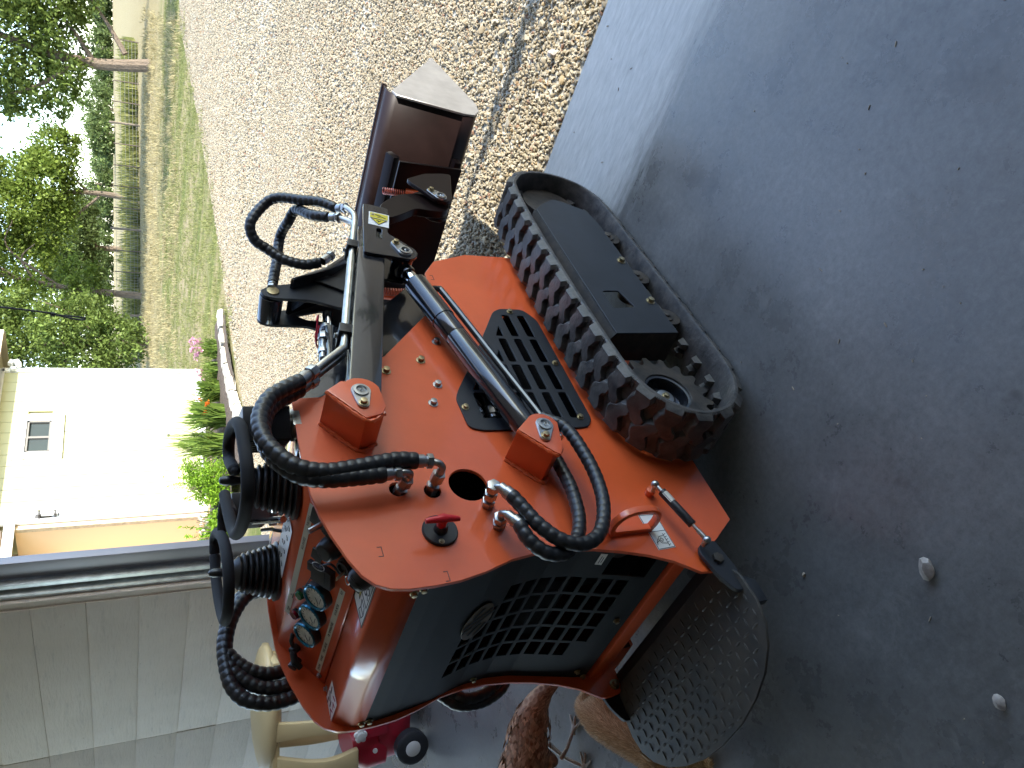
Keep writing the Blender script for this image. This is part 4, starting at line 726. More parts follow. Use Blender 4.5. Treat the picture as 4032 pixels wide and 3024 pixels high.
# hull innards: floor, near-black boxes and sheets giving the bay's shade behind the slots
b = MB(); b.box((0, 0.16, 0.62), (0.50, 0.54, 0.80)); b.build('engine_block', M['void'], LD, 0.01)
b = MB(); b.box((0, 0.738, 0.38), (0.638, 0.012, 0.34)); b.build('front_plate', M['orange'], LD, 0.002)
b = MB(); b.box((0, 0.16, 0.20), (0.63, 1.1, 0.03)); b.build('belly_plate', M['satin'], LD, 0.003)
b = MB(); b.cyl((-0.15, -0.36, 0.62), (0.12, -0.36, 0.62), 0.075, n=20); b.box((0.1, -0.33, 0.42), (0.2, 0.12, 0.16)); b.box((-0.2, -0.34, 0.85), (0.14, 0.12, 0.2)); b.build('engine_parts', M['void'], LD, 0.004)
b = MB(); b.box((0.27, 0.16, 0.60), (0.012, 0.74, 0.42)); b.box((0, 0.52, 0.50), (0.6, 0.012, 0.50)); b.build('bay_shade_sheet', M['void'], LD); b = MB(); b.box((-0.312, 0.0, 0.62), (0.006, 0.9, 0.84)); b.build('bay_shade_sheet', M['maroon'], LD)  # added dark sheets standing in for the shade inside the hull
# ---- deck, console and facets
def sheet(name, prof, x0, x1, m, t=0.004):
    """folded sheet: profile of (Y,Z) extruded across X"""
    k = len(prof); vs = [(x, y, z) for x in (x0, x1) for y, z in prof]
    me = bpy.data.meshes.new(name); me.from_pydata(vs, [], [(i, i+1, k+i+1, k+i) for i in range(k-1)]); me.update()
    bm = bmesh.new(); bm.from_mesh(me); bmesh.ops.recalc_face_normals(bm, faces=bm.faces)
    es = [e for e in bm.edges if len(e.link_faces) == 2]
    bmesh.ops.bevel(bm, geom=es, offset=0.006, segments=3, profile=0.5, affect='EDGES'); bm.to_mesh(me); bm.free(); shade(me, 40)
    o = link(name, me, LD, m); md = o.modifiers.new('s', 'SOLIDIFY'); md.thickness = t; md.offset = 0; return o
HW = PX-0.012
sheet('top_deck', [(0.03, 1.262), (-0.241, 1.266)], -HW, HW, M['orange'])
sheet('instrument_panel', [(-0.243, 1.270), (-0.250, 1.268), (-0.381, 1.1745), (-0.389, 1.168)], -HW, HW, M['orange'])
sheet('console_cover', [(-0.392, 1.166), (-0.496, 1.166), (-0.520, 1.120), (-0.521, 1.090)], -HW, HW, M['orange'])
# black engine hood in front of the deck
hood = [(0.035, 1.262), (0.10, 1.255), (0.26, 1.13), (0.46, 0.955), (0.63, 0.79), (0.60, 0.70), (0.40, 0.60), (0.03, 0.90)]
b = MB(); b.prism(hood, 'x', -0.31, 0.31); b.build('engine_hood', M['black'], LD, 0.006)
# orange cross bars at the bottom of the back
b = MB(); b.box((0, -0.497, 0.36), (0.655, 0.045, 0.05)); b.build('rear_crossbar', M['orange'], LD, 0.004)
# ---- rear screen: one bent sheet with rows of square holes
pz_ = [0.40, 0.442, 0.526, 0.643, 0.722, 0.802, 0.904, 1.024, 1.092]; py_ = [-0.512, -0.505, -0.487, -0.462, -0.456, -0.465, -0.492, -0.512, -0.516]
def PYr(z): return float(np.interp(z, pz_, py_))
zs = [0.385, 0.43]; rows = []
z0 = 0.535
xs_edges = [-0.315]; cols = []
xw, xg = 0.067, 0.0115
x = -0.195
for c in range(5): cols.append((x, x+xw)); x += xw+xg
xe = sorted({-0.318, 0.318, *[v for c in cols for v in c]})
rw, rg = 0.0325, 0.0105
z = 0.475
for r in range(10): rows.append((z, z+rw)); z += rw+rg
ze = sorted({0.40, 0.43, 0.455, 0.95, 1.0, 1.05, 1.092, *[v for r in rows for v in r]})
def hole(xc, zc):
    for ci, c in enumerate(cols):
        if c[0] < xc < c[1]:
            for ri, r in enumerate(rows):
                if r[0] < zc < r[1]:
                    return not ((ci == 4 and ri in (8, 9)) or (ci == 3 and ri == 9) or (ci == 0 and ri == 0) or (ci == 4 and ri == 0 and False))
    return False
def inwin(xc, zc): return 0.205 < xc < 0.30 and 0.44 < zc < 0.56
xe = sorted({*xe, 0.205, 0.30}); ze = sorted({*ze, 0.44, 0.56})
vid = {}; vs = []; fs = []
def vv(i, j):
    if (i, j) not in vid: vid[(i, j)] = len(vs); vs.append((xe[i], PYr(ze[j]), ze[j]))
    return vid[(i, j)]
for i in range(len(xe)-1):
    for j in range(len(ze)-1):
        xc, zc = (xe[i]+xe[i+1])/2, (ze[j]+ze[j+1])/2
        if hole(xc, zc) or inwin(xc, zc): continue
        fs.append((vv(i, j), vv(i+1, j), vv(i+1, j+1), vv(i, j+1)))
me = bpy.data.meshes.new('rear_screen'); me.from_pydata(vs, [], fs); me.update()
scr = link('rear_screen', me, LD, M['screen']); md = scr.modifiers.new('s', 'SOLIDIFY'); md.thickness = 0.004; md.offset = 0
# triangular cut corners of the grid read as small gussets
# badge, label and bolts on the screen
def on_scr(x, z, off=0.006): return V3((x, PYr(z)-off, z))
def scr_frame(x, z, off=0.006):
    dz = 0.01; t = V3((0, PYr(z+dz)-PYr(z-dz), 2*dz)); return frame(on_scr(x, z, off), (1, 0, 0), t)
bd = plate('badge', [(p[0]*1.9, p[1]) for p in circ((0, 0), 0.042, 28)], [], 0, 0.002, M['amber'], LD, 0.0003, scr_frame(0.075, 0.872))
bd['label'] = 'worn amber oval badge above the screen holes'
strokes('badge_mark', [[(-0.062, -0.01), (-0.02, -0.03)], [(-0.03, 0.035), (0.03, -0.04)], [(-0.006, 0.04), (0.045, -0.03)], [(0.03, 0.02), (0.06, 0.0)], [(-0.05, 0.012), (-0.012, -0.012)]], 0.008, scr_frame(0.075, 0.872, 0.0085), M['screen'], bd)
lb = MB(); lb.box((0, 0, 0), (0.044, 0.018, 0.0012)); o = lb.build('screen_label', M['white_label'], LD); o.data.transform(scr_frame(0.268, 0.588, 0.0035))
strokes('lettering', [[(-0.015, 0.003), (0.013, 0.003)], [(-0.012, -0.003), (0.010, -0.003)]], 0.0014, scr_frame(0.268, 0.588, 0.0045), M['ink'], o)
def bolt(p, d, r=0.008, h=0.007, m='brass', parent=LD, washer=True, name='bolt'):
    d = V3(d).normalized(); p = V3(p); q = MB()
    if washer: q.cyl(p, p+d*0.0022, r*1.45, n=14)
    q.hexa(p+d*0.002, p+d*h, r); return q.build(name, M[m], parent, 0.0006)
for x, z in ((0.305, 1.078), (0.300, 1.10), (-0.306, 1.075), (-0.300, 1.098), (-0.30, 0.76), (-0.28, 0.44), (0.0, 0.432), (-0.31, 0.41)):
    bolt(on_scr(x, z, 0.003 if z < 1.09 else 0.006), (0, -1, 0.05), 0.007, 0.009)
# exhaust window
b = MB(); b.cyl((0.25, -0.45, 0.50), (0.25, -0.40, 0.50), 0.03, n=16); b.build('exhaust_pipe', M['muddy'], LD)
b = MB(); b.box((0.25, -0.40, 0.50), (0.12, 0.03, 0.15)); b.build('exhaust_box', M['satin'], LD, 0.004)
# ---- right panel fittings
G_out = rounded([(0.434, 0.592), (0.452, 0.56), (0.452, 0.478), (0.40, 0.444), (-0.056, 0.446), (-0.084, 0.47), (-0.088, 0.497), (-0.088, 0.80), (-0.075, 0.838), (0.035, 0.842), (0.068, 0.826), (0.223, 0.722)], 0.018)
G_pts = {}
def w2yz(k): return k
g_holes = []
def gq(*p): g_holes.append(rounded(list(p), 0.008, 3))
for (a, c), zz in {(0.312, 0.418): [(0.485, 0.512), (0.540, 0.568)], (0.191, 0.298): [(0.485, 0.513), (0.540, 0.568), (0.594, 0.621)],
                   (0.069, 0.177): [(0.485, 0.513), (0.540, 0.568), (0.590, 0.621), (0.636, 0.661)], (-0.048, 0.057): [(0.485, 0.513), (0.540, 0.568), (0.594, 0.621), (0.640, 0.668)]}.items():
    for q in zz: gq((a, q[0]), (c, q[0]), (c, q[1]), (a, q[1]))
gq((-0.042, 0.697), (0.056, 0.697), (0.056, 0.786), (-0.042, 0.786))
for tri in ([(0.363, 0.596), (0.312, 0.623), (0.312, 0.597)], [(0.245, 0.637), (0.191, 0.668), (0.191, 0.637)], [(0.125, 0.680), (0.069, 0.712), (0.069, 0.680)], [(0.106, 0.757), (0.069, 0.780), (0.069, 0.757)]):
    g_holes.append(rounded(tri, 0.003, 2))
plate('side_grille', G_out, g_holes, PX, PX+0.006, M['satin'], LD, 0.0008)
for y, z in ((0.436, 0.53), (0.185, 0.466), (-0.048, 0.482), (-0.001, 0.826)): bolt((PX+0.006, y, z), (1, 0, 0), 0.0075, 0.009)
# quick couplers behind the grille window
for zc in (0.765, 0.725):
    b = MB(); b.cyl((0.29, 0.10, zc), (0.29, 0.0, zc), 0.011, n=14); b.hexa((0.29, 0.062, zc), (0.29, 0.044, zc), 0.017); b.hexa((0.29, 0.03, zc), (0.29, 0.012, zc), 0.016); b.build('hydraulic_coupler', M['zinc'], LD)
# loose bolts on the panel
for i, (y, z) in enumerate(((0.279, 0.829), (0.195, 0.900), (0.149, 1.012), (0.094, 0.878), (0.022, 0.911))):
    bolt((PX, y, z), (1, 0, 0), 0.0095, 0.013, 'brass' if i in (1, 2) else 'zinc')
# punched tool slots in the panel
for y, z, dz in ((-0.17, 1.09, 0.0), (-0.51, 1.03, 0.0), (-0.43, 1.16, 0.0), (-0.40, 0.585, 0.0), (0.61, 0.75, 0)):
    strokes('bend_slot', [[(-0.012, 0.005), (-0.012, -0.005), (0.012, -0.005), (0.012, 0.004)]], 0.0016, frame((PX+0.0002, y, z), (0, 1, 0), (0, 0, 1)), M['ink'], LD, 0.0004)
# ---- welded pin brackets
def pin_tab(name, y, z, ang, x, parent, L_=0.045, r=0.024, r2=0.015):
    """zinc keeper plate with its pin and bolt, pin at (y,z); ang points from pin to bolt"""
    d = (math.cos(ang), math.sin(ang)); pts = []
    for i in range(13):
        t = ang+math.pi/2+math.pi*i/12; pts.append((y+r*math.cos(t), z+r*math.sin(t)))
    for i in range(9):
        t = ang-math.pi/2+math.pi*i/8; pts.append((y+d[0]*L_+r2*math.cos(t), z+d[1]*L_+r2*math.sin(t)))
    o = plate(name, pts, [], x, x+0.006, M['zinc'], parent, 0.001)
    b = MB(); b.lathe([(0.006, 0.0195), (0.010, 0.019), (0.0105, 0.013), (0.006, 0.011), (0.006, 0)], (x, y, z), (1, 0, 0), 24)
    b.ball((x+0.007, y, z), 0.004, 8); b.build('pin', M['zinc'], o)
    bolt((x+0.006, y+d[0]*L_, z+d[1]*L_), (1, 0, 0), 0.0085, 0.011, 'brass', o)
    return o
def bracket(name, pl, weld):
    """pl: outer plate outline; weld: (list of outline points forming the welded box walls)"""
    b = MB(); b.prism(pl, 'x', 0.434, 0.444)
    for a, c in zip(weld, weld[1:]):
        a, c = V3((0, *a)), V3((0, *c)); d = (c-a).normalized(); n = V3((0, -d.z, d.y))*0.008
        q = [a, c, c+n, a+n]
        b.add([p+V3((PX, 0, 0)) for p in q]+[p+V3((0.436, 0, 0)) for p in q], [(0,1,2,3),(7,6,5,4),(0,4,5,1),(1,5,6,2),(2,6,7,3),(3,7,4,0)])
    # weld bead along the panel and the plate
    o = b.build(name, M['orange'], LD, 0.0025)
    wb = MB()
    for xx in (PX+0.002, 0.436):
        pts = spline([(xx, *p) for p in weld], 0.006)
        wb.tube([p+V3((0, random.uniform(-.0006, .0006), random.uniform(-.0006, .0006))) for p in pts], [0.0052+0.0012*math.sin(i*1.7) for i in range(len(pts))], 7)
    wb.build('weld_bead', M['orange'], o); return o
arc = lambda c, r, a0, a1, n=10: [(c[0]+r*math.cos(math.radians(a0+(a1-a0)*i/n)), c[1]+r*math.sin(math.radians(a0+(a1-a0)*i/n))) for i in range(n+1)]
b1 = [(-0.045, 1.226), (-0.072, 1.214), (-0.138, 1.150), (-0.125, 1.108), (-0.100, 1.098)]
br1 = bracket('arm_bracket', [(-0.045, 1.226), (-0.012, 1.186)]+arc((-0.052, 1.144), 0.050, 42, -70)+[(-0.10, 1.094), (-0.125, 1.108), (-0.138, 1.150)], [(-0.043, 1.226), (-0.138, 1.149), (-0.118, 1.100)])
pin_tab('keeper_plate', -0.052, 1.146, math.radians(176), 0.444, LD, 0.042)
br2 = bracket('cylinder_bracket', [(-0.188, 0.775)]+arc((-0.182, 0.698), 0.047, 50, -75)+[(-0.25, 0.672), (-0.278, 0.688), (-0.268, 0.702)], [(-0.188, 0.775), (-0.270, 0.701), (-0.252, 0.672)])
pin_tab('keeper_plate', -0.180, 0.697, math.radians(160), 0.444, LD, 0.042)
# ---- loader arms (right one seen; the left one repeats it)
def arm_axis(y): return 1.132-0.245*(y+0.05)
for s in (1, -1):
    h = 0.043
    pts = [(-0.07, arm_axis(-0.07)-h), (0.62, arm_axis(0.62)-h), (0.62, arm_axis(0.62)+h), (-0.07, arm_axis(-0.07)+h)]
    b = MB(); b.prism(pts, 'x', s*0.348, s*0.424); arm = b.build('loader_arm', M['black'], LD, 0.008)
    ep = rounded([(0.572, 1.006), (0.862, 0.948), (0.842, 0.866), (0.688, 0.904), (0.628, 0.850)]+arc((0.590, 0.872), 0.041, -20, -170, 6)+[(0.553, 0.885)], 0.012, 3)
    slot = rounded([(0.655, 0.948), (0.715, 0.934), (0.711, 0.918), (0.651, 0.932)], 0.007, 3)
    o = plate('arm_end_plate', ep, [slot], s*0.424, s*0.434, M['black'], LD, 0.0012)
    o = plate('arm_end_plate', ep, [slot], s*0.338, s*0.348, M['black'], LD, 0.0012)
    b = MB(); b.box((s*0.386, 0.76, 0.922), (0.076, 0.19, 0.07), Matrix.Rotation(math.atan(-0.245), 3, 'X')); b.build('arm_end_tube', M['black'], LD, 0.004)
pin_tab('keeper_plate', 0.588, 0.873, math.radians(28), 0.434, LD, 0.044)
# warning label on the arm end
fr = frame((0.4345, 0.765, 0.916), (0, -1, 0.245), (0, -0.245, -1))
b = MB(); b.box((0, 0, 0), (0.080, 0.066, 0.001)); wl = b.build('warning_label', M['white_label'], LD, smooth=False)
b = MB(); b.add([(-0.036, -0.029, 0.0009), (-0.004, -0.029, 0.0009), (-0.004, 0.029, 0.0009), (-0.036, 0.029, 0.0009)], [(0, 1, 2, 3)])
b.add([(0.0005, 0.026, 0.0009), (0.0005, -0.026, 0.0009), (0.034, 0, 0.0009)], [(0, 1, 2)]); yl = b.build('yellow_print', M['yellow'], wl, smooth=False)
strokes('warning_print', [[(0.0005, 0.026), (0.0005, -0.026), (0.034, 0), (0.0005, 0.026)], [(0.01, -0.007), (0.014, 0.003), (0.008, 0.006)], [(0.013, 0), (0.02, -0.002)]], 0.0025, Matrix.Translation((0, 0, 0.0011)), M['ink'], wl)
strokes('lift_arm_print', [[(-0.012, 0.022), (-0.018, 0.006), (-0.012, -0.004)], [(-0.022, 0.004), (-0.024, -0.008), (-0.026, -0.012)]], 0.0028, Matrix.Translation((0, 0, 0.0011)), M['ink'], wl)
b = MB(); b.box((-0.026, -0.02, 0.0013), (0.012, 0.006, 0.0006)); b.box((-0.021, -0.02, 0.0013), (0.005, 0.014, 0.0006)); b.build('figure_print', M['tube'], wl, smooth=False)
for q in (wl,): q.data.transform(fr)
for q in list(wl.children): q.data.transform(fr)
# ---- lift cylinder
A0, A1 = V3((0.386, -0.182, 0.696)), V3((0.386, 0.588, 0.873)); ax = (A1-A0).normalized(); LB = 0.665
b = MB(); b.lathe([(0.0, 0.030), (0.01, 0.0335), (0.40, 0.0335), (0.402, 0.0325), (0.404, 0.0335), (0.48, 0.0335), (0.482, 0.036), (LB-0.006, 0.036), (LB, 0.031), (LB, 0.02)], A0+ax*0.03, ax, 28)
b.cyl(A0-V3((0.032, 0, 0)), A0+V3((0.032, 0, 0)), 0.034, n=24); cy = b.build('lift_cylinder', M['black'], LD)
b = MB(); b.cyl(A0+ax*(LB+0.028), A1-ax*0.03, 0.0185, n=24); b.build('piston_rod', M['chrome'], LD)
b = MB(); b.cyl(A1-V3((0.030, 0, 0)), A1+V3((0.030, 0, 0)), 0.032, n=24); b.cyl(A1-ax*0.052, A1-ax*0.02, 0.0235, n=20); b.build('rod_eye', M['black'], LD, 0.002)
dn = ax.cross(V3((1, 0, 0))).normalized(); dn = dn if dn.z < 0 else -dn
tp = [A0+ax*0.655+dn*0.02, A0+ax*0.655+dn*0.058, A0+ax*0.62+dn*0.068, A0+ax*0.3+dn*0.068, A0+ax*0.10+dn*0.068, A0+ax*0.02+dn*0.066]
b = MB(); b.tube(spline(tp, 0.01), 0.0105, 10); b.cyl(A0+ax*0.04+dn*0.03, A0+ax*0.04+dn*0.066, 0.012, n=12); b.build('cylinder_pipe', M['black'], LD)
b = MB(); b.cyl(A0+ax*0.06+dn*0.02, A0+ax*0.06+dn*0.07, 0.011, n=12); b.hexa(A0+ax*0.03+dn*0.066, A0-ax*0.01+dn*0.066, 0.018); b.build('pipe_nut', M['zinc'], LD)
# ---- hydraulic hoses with a spiral guard
def hose(name, pts, r=0.0195, pitch=0.021, parent=LD, label=None):
    P = spline(pts, 0.0035); k = len(P)
    rs = [r*(1+0.10*abs(math.sin(math.pi*i*0.0035/pitch))**0.6-0.03) for i in range(k)]
    b = MB(); b.tube(P, rs, 12); o = b.build(name, M['hose'], parent, ang=60)
    return o
def ferrule(a, bb, r=0.016, nut=True, name='hose_fitting'):
    a, bb = V3(a), V3(bb); d = (bb-a).normalized(); l = (bb-a).length
    q = MB(); q.lathe([(0, r*0.98), (l*0.55, r), (l*0.58, r*0.82), (l, r*0.78), (l, 0)], a, d, 16)
    if nut: q.hexa(a+d*l*0.70, a+d*l*1.0, r*1.12)
    return q.build(name, M['zinc'], LD, 0.0006)
def elbow(base, top, end, r=0.0085, name='elbow_fitting', nuts=2):
    """fitting that rises from the panel at base to top and bends to end"""
    base, top, end = V3(base), V3(top), V3(end); d = (top-base).normalized()
    q = MB(); l = (top-base).length
    q.cyl(base, top-d*0.012, r*1.15, n=14)
    for i in range(nuts): q.hexa(base+d*l*(0.02+0.42*i), base+d*l*(0.02+0.42*i+0.28), r*1.95)
    q.tube(spline([top-d*0.02, top-d*0.006, top+(end-top).normalized()*0.012+d*0.002, end], 0.004), r, 12)
    return q.build(name, M['zinc'], LD, 0.0006)
X1 = 0.405
elbow((PX-0.02, -0.262, 0.995), (X1, -0.262, 0.985), (X1, -0.246, 1.012)); ferrule((X1, -0.243, 1.055), (X1, -0.246, 1.008))
elbow((PX-0.02, -0.262, 1.075), (0.393, -0.267, 1.062), (0.393, -0.266, 1.09)); ferrule((0.393, -0.267, 1.135), (0.393, -0.266, 1.088))
hose('hydraulic_hose', [(0.405, -0.243, 1.045), (0.405, -0.239, 1.097), (0.402, -0.252, 1.189), (0.40, -0.258, 1.258), (0.40, -0.241, 1.315), (0.40, -0.199, 1.354), (0.398, -0.148, 1.376), (0.395, -0.085, 1.376), (0.395, -0.023, 1.349), (0.395, 0.012, 1.308), (0.394, 0.040, 1.266)])
hose('hydraulic_hose', [(0.393, -0.267, 1.125), (0.392, -0.270, 1.191), (0.39, -0.269, 1.258), (0.385, -0.253, 1.305), (0.38, -0.214, 1.342), (0.375, -0.16, 1.366), (0.37, -0.085, 1.368), (0.368, -0.023, 1.342), (0.368, 0.012, 1.302), (0.367, 0.040, 1.264)])
ferrule((0.394, 0.030, 1.280), (0.393, 0.082, 1.225), 0.017); ferrule((0.367, 0.030, 1.278), (0.366, 0.078, 1.222), 0.017)
def on_arm(x, y, off): return (x, y, arm_axis(y)+0.043+off)
for xx, e0, e1 in ((0.393, (0.882, 0.972), (0.93, 0.985)), (0.366, (0.862, 0.978), (0.90, 1.008))):
    b = MB(); b.tube(spline([(xx, 0.078, 1.228), (xx, 0.115, 1.192), on_arm(xx, 0.165, 0.019), on_arm(xx, 0.19, 0.014), on_arm(xx, 0.4, 0.014), on_arm(xx, 0.70, 0.014), on_arm(xx, 0.83, 0.014), (xx-0.006, e0[0], e0[1]+0.004), (xx-0.02, e1[0], e1[1])], 0.012), 0.0105, 12)
    b.build('steel_pipe', M['tube'], LD)
for y in (0.235, 0.655):
    b = MB(); b.box(on_arm(0.38, y, 0.016), (0.062, 0.036, 0.034), Matrix.Rotation(-0.24, 3, 'X')); o = b.build('pipe_clamp', M['plastic'], LD, 0.003)
    bolt(on_arm(0.38, y, 0.034), (0, 0.2, 1), 0.007, 0.008, 'zinc', o)
hose('hydraulic_hose', [(0.345, 0.965, 1.005), (0.335, 1.01, 1.045), (0.31, 1.055, 1.10), (0.28, 1.105, 1.17), (0.25, 1.10, 1.215), (0.21, 1.04, 1.262), (0.17, 1.0, 1.25), (0.15, 0.974, 1.205), (0.14, 0.935, 1.156), (0.14, 0.912, 1.09), (0.15, 0.918, 1.035)], 0.0175)
ferrule((0.35, 0.955, 0.998), (0.373, 0.925, 0.980), 0.016)
hose('hydraulic_hose', [(0.33, 0.925, 1.035), (0.305, 0.97, 1.08), (0.26, 1.07, 1.11), (0.2, 1.08, 1.13), (0.15, 1.10, 1.14), (0.11, 1.09, 1.148), (0.08, 1.009, 1.163), (0.06, 0.935, 1.18), (0.06, 0.90, 1.188)], 0.0175)
ferrule((0.335, 0.918, 1.028), (0.350, 0.895, 1.005), 0.016); ferrule((0.06, 0.91, 1.186), (0.06, 0.872, 1.196), 0.015)
ferrule((0.15, 0.925, 1.025), (0.155, 0.965, 0.985), 0.015)
for bz, ty, tz, ey, ez in ((0.871, -0.341, 0.889, -0.355, 0.876), (0.863, -0.408, 0.893, -0.430, 0.880)):
    pass
elbow((PX, -0.329, 0.871), (0.405, -0.335, 0.882), (0.420, -0.350, 0.870), nuts=3); ferrule((0.420, -0.378, 0.852), (0.418, -0.345, 0.872), 0.016, False)
elbow((PX, -0.392, 0.863), (0.395, -0.402, 0.880), (0.402, -0.418, 0.868)); ferrule((0.404, -0.450, 0.850), (0.400, -0.412, 0.872), 0.016, False)
hose('hydraulic_hose', [(0.42, -0.372, 0.855), (0.42, -0.405, 0.841), (0.42, -0.464, 0.817), (0.42, -0.511, 0.777), (0.42, -0.525, 0.724), (0.42, -0.497, 0.669), (0.42, -0.42, 0.623), (0.42, -0.325, 0.603), (0.42, -0.225, 0.605), (0.415, -0.16, 0.615), (0.405, -0.125, 0.638), (0.392, -0.100, 0.648)], 0.0165)
hose('hydraulic_hose', [(0.404, -0.442, 0.855), (0.40, -0.484, 0.845), (0.395, -0.521, 0.813), (0.39, -0.523, 0.763), (0.385, -0.486, 0.713), (0.38, -0.422, 0.676), (0.375, -0.329, 0.655), (0.37, -0.26, 0.652), (0.365, -0.20, 0.650)], 0.0165)
# hoses of the left side
hose('hydraulic_hose', [(-0.40, -0.03, 1.27), (-0.40, -0.035, 1.33), (-0.40, -0.075, 1.362), (-0.40, -0.13, 1.388), (-0.40, -0.20, 1.402), (-0.40, -0.286, 1.397), (-0.40, -0.328, 1.383), (-0.40, -0.360, 1.355), (-0.40, -0.378, 1.305), (-0.40, -0.375, 1.25), (-0.39, -0.36, 1.18)])
hose('hydraulic_hose', [(-0.385, -0.02, 1.26), (-0.385, -0.05, 1.33), (-0.39, -0.12, 1.378), (-0.40, -0.20, 1.398), (-0.40, -0.255, 1.388), (-0.40, -0.299, 1.360), (-0.40, -0.330, 1.318), (-0.40, -0.339, 1.265), (-0.39, -0.33, 1.20)])
hose('hydraulic_hose', [(-0.40, -0.215, 1.395), (-0.40, -0.25, 1.37), (-0.40, -0.280, 1.335), (-0.40, -0.296, 1.290), (-0.40, -0.29, 1.24), (-0.39, -0.28, 1.18)])
hose('hydraulic_hose', [(-0.38, -0.44, 0.85), (-0.40, -0.460, 0.815), (-0.40, -0.486, 0.785), (-0.40, -0.494, 0.735), (-0.40, -0.486, 0.685), (-0.40, -0.46, 0.632), (-0.40, -0.42, 0.60)], 0.0165)
hose('hydraulic_hose', [(-0.37, -0.43, 0.84), (-0.38, -0.456, 0.800), (-0.38, -0.479, 0.768), (-0.38, -0.481, 0.724), (-0.38, -0.468, 0.683), (-0.38, -0.44, 0.64), (-0.38, -0.40, 0.61)], 0.0165)
# ---- fuel cap with the red T handle (battery switch)
b = MB(); b.lathe([(0.0, 0.042), (0.006, 0.042), (0.008, 0.040), (0.008, 0.017), (0.024, 0.014), (0.026, 0.012), (0.026, 0)], (PX, -0.392, 1.012), (1, 0, 0), 32); sw = b.build('battery_switch', M['plastic'], LD)
b = MB(); b.cyl((PX+0.02, -0.392, 1.014), (PX+0.056, -0.398, 1.020), 0.011, n=14)
b.tube([(0.389, -0.404, 1.064), (0.390, -0.403, 1.056), (0.390, -0.402, 1.034), (0.389, -0.401, 1.022), (0.390, -0.402, 1.010), (0.390, -0.404, 0.992), (0.389, -0.405, 0.984)], [0.0055, 0.0068, 0.0085, 0.0125, 0.0085, 0.0068, 0.0055], 12); b.build('switch_handle', M['red'], sw)
bolt((PX+0.006, -0.424, 1.018), (1, 0, 0), 0.005, 0.005, 'brass', sw)
# ---- lifting ring, decals, damper and platform bracket on the rear corner
ring = spline([(PX, -0.440, 0.566), (0.352, -0.444, 0.571), (0.383, -0.448, 0.560), (0.398, -0.447, 0.520), (0.398, -0.440, 0.470), (0.388, -0.428, 0.430), (0.360, -0.412, 0.408), (PX, -0.402, 0.402)], 0.008)
rg_ = MB(); dI = V3((0, 0.25, 0.97)).normalized()
for i in range(len(ring)-1): pass
for sgn in (0,):
    ring = spline([(0.326, -0.449, 0.570), (0.365, -0.452, 0.588), (0.400, -0.452, 0.580), (0.415, -0.448, 0.548), (0.415, -0.446, 0.495), (0.400, -0.446, 0.465), (0.365, -0.446, 0.455), (0.326, -0.446, 0.462)], 0.008)
    k = len(ring); vs = []; 
    for i, p in enumerate(ring):
        d = (ring[min(i+1, k-1)]-ring[max(i-1, 0)]).normalized(); n1 = V3((0, 1, 0)) - d*d.y; n1.normalize(); n2 = d.cross(n1); n1 = n1*1.7; n2 = n2*0.75
        vs += [p+n1*0.005+n2*0.009, p-n1*0.005+n2*0.009, p-n1*0.005-n2*0.009, p+n1*0.005-n2*0.009]
    fs = [(i*4+j, i*4+(j+1) % 4, i*4+4+(j+1) % 4, i*4+4+j) for i in range(k-1) for j in range(4)]+[(0,1,2,3), (k*4-1, k*4-2, k*4-3, k*4-4)]
    rg_.add(vs, fs)
rg_.box((0.338, -0.447, 0.514), (0.018, 0.017, 0.11)); rg_.build('lifting_ring', M['orange'], LD, 0.0015)
fr = frame((PX+0.0006, -0.455, 0.4355), (0, -1, 0), (0, 0, -1))
b = MB(); b.add([(-0.056, -0.030, 0), (0.055, -0.026, 0), (0.052, 0.030, 0), (-0.054, 0.026, 0)], [(0, 1, 2, 3)]); dc = b.build('lift_point_decal', M['white_label'], LD, smooth=False); dc.data.transform(fr)
strokes('decal_print', [[(-0.054, -0.028), (0.053, -0.024), (0.050, 0.028), (-0.052, 0.024), (-0.054, -0.028)], [(0.0, -0.026), (-0.001, 0.026)],
        [(0.008, 0.012), (0.046, 0.014)], *[[(0.012+i*0.008, 0.013), (0.009+i*0.008, 0.020)] for i in range(5)],
        [(0.014, 0.012), (0.016, -0.004), (0.026, -0.010), (0.036, -0.004), (0.038, 0.012)], [(0.020, 0.0), (0.026, 0.005), (0.032, 0.0), (0.026, -0.006), (0.020, 0.0)], [(0.022, -0.012), (0.040, -0.020)], [(0.028, -0.008), (0.034, -0.020)],
        [(-0.032, -0.004), (-0.024, 0.002), (-0.018, -0.006), (-0.026, -0.012), (-0.012, -0.016)], [(-0.040, 0.012), (-0.03, 0.010), (-0.026, 0.018)]], 0.0014, fr @ Matrix.Translation((0, 0, 0.0003)), M['ink'], dc)
D0, D1 = V3((0.382, -0.344, 0.406)), V3((0.382, -0.530, 0.350)); dd = (D1-D0).normalized()
b = MB(); b.cyl(D0+dd*0.026, D0+dd*0.142, 0.0115, n=18); gd = b.build('gas_damper', M['plastic'], LD, 0.001)
b = MB(); b.cyl(D0+dd*0.13, D1, 0.0045, n=12); b.ball(D0, 0.011, 14); b.ball(D1, 0.011, 14); b.cyl(D0, D0+dd*0.03, 0.006, n=12); b.cyl(D1-dd*0.032, D1, 0.0065, n=12)
b.cyl(D0-V3((0.03, -0.002, 0.01)), D0, 0.006, n=10); b.cyl(D1-V3((0.02, 0, 0.0)), D1, 0.007, n=10); b.build('damper_rod', M['zinc'], gd)
b = MB(); vs, fs = [], []
for t in (0.034, 0.066):
    for i in range(5):
        a = math.radians(-60+i*30); n1 = V3((1, 0, 0)); n2 = dd.cross(n1); vs.append(D0+dd*t+(n1*math.cos(a)+n2*math.sin(a))*0.0118)
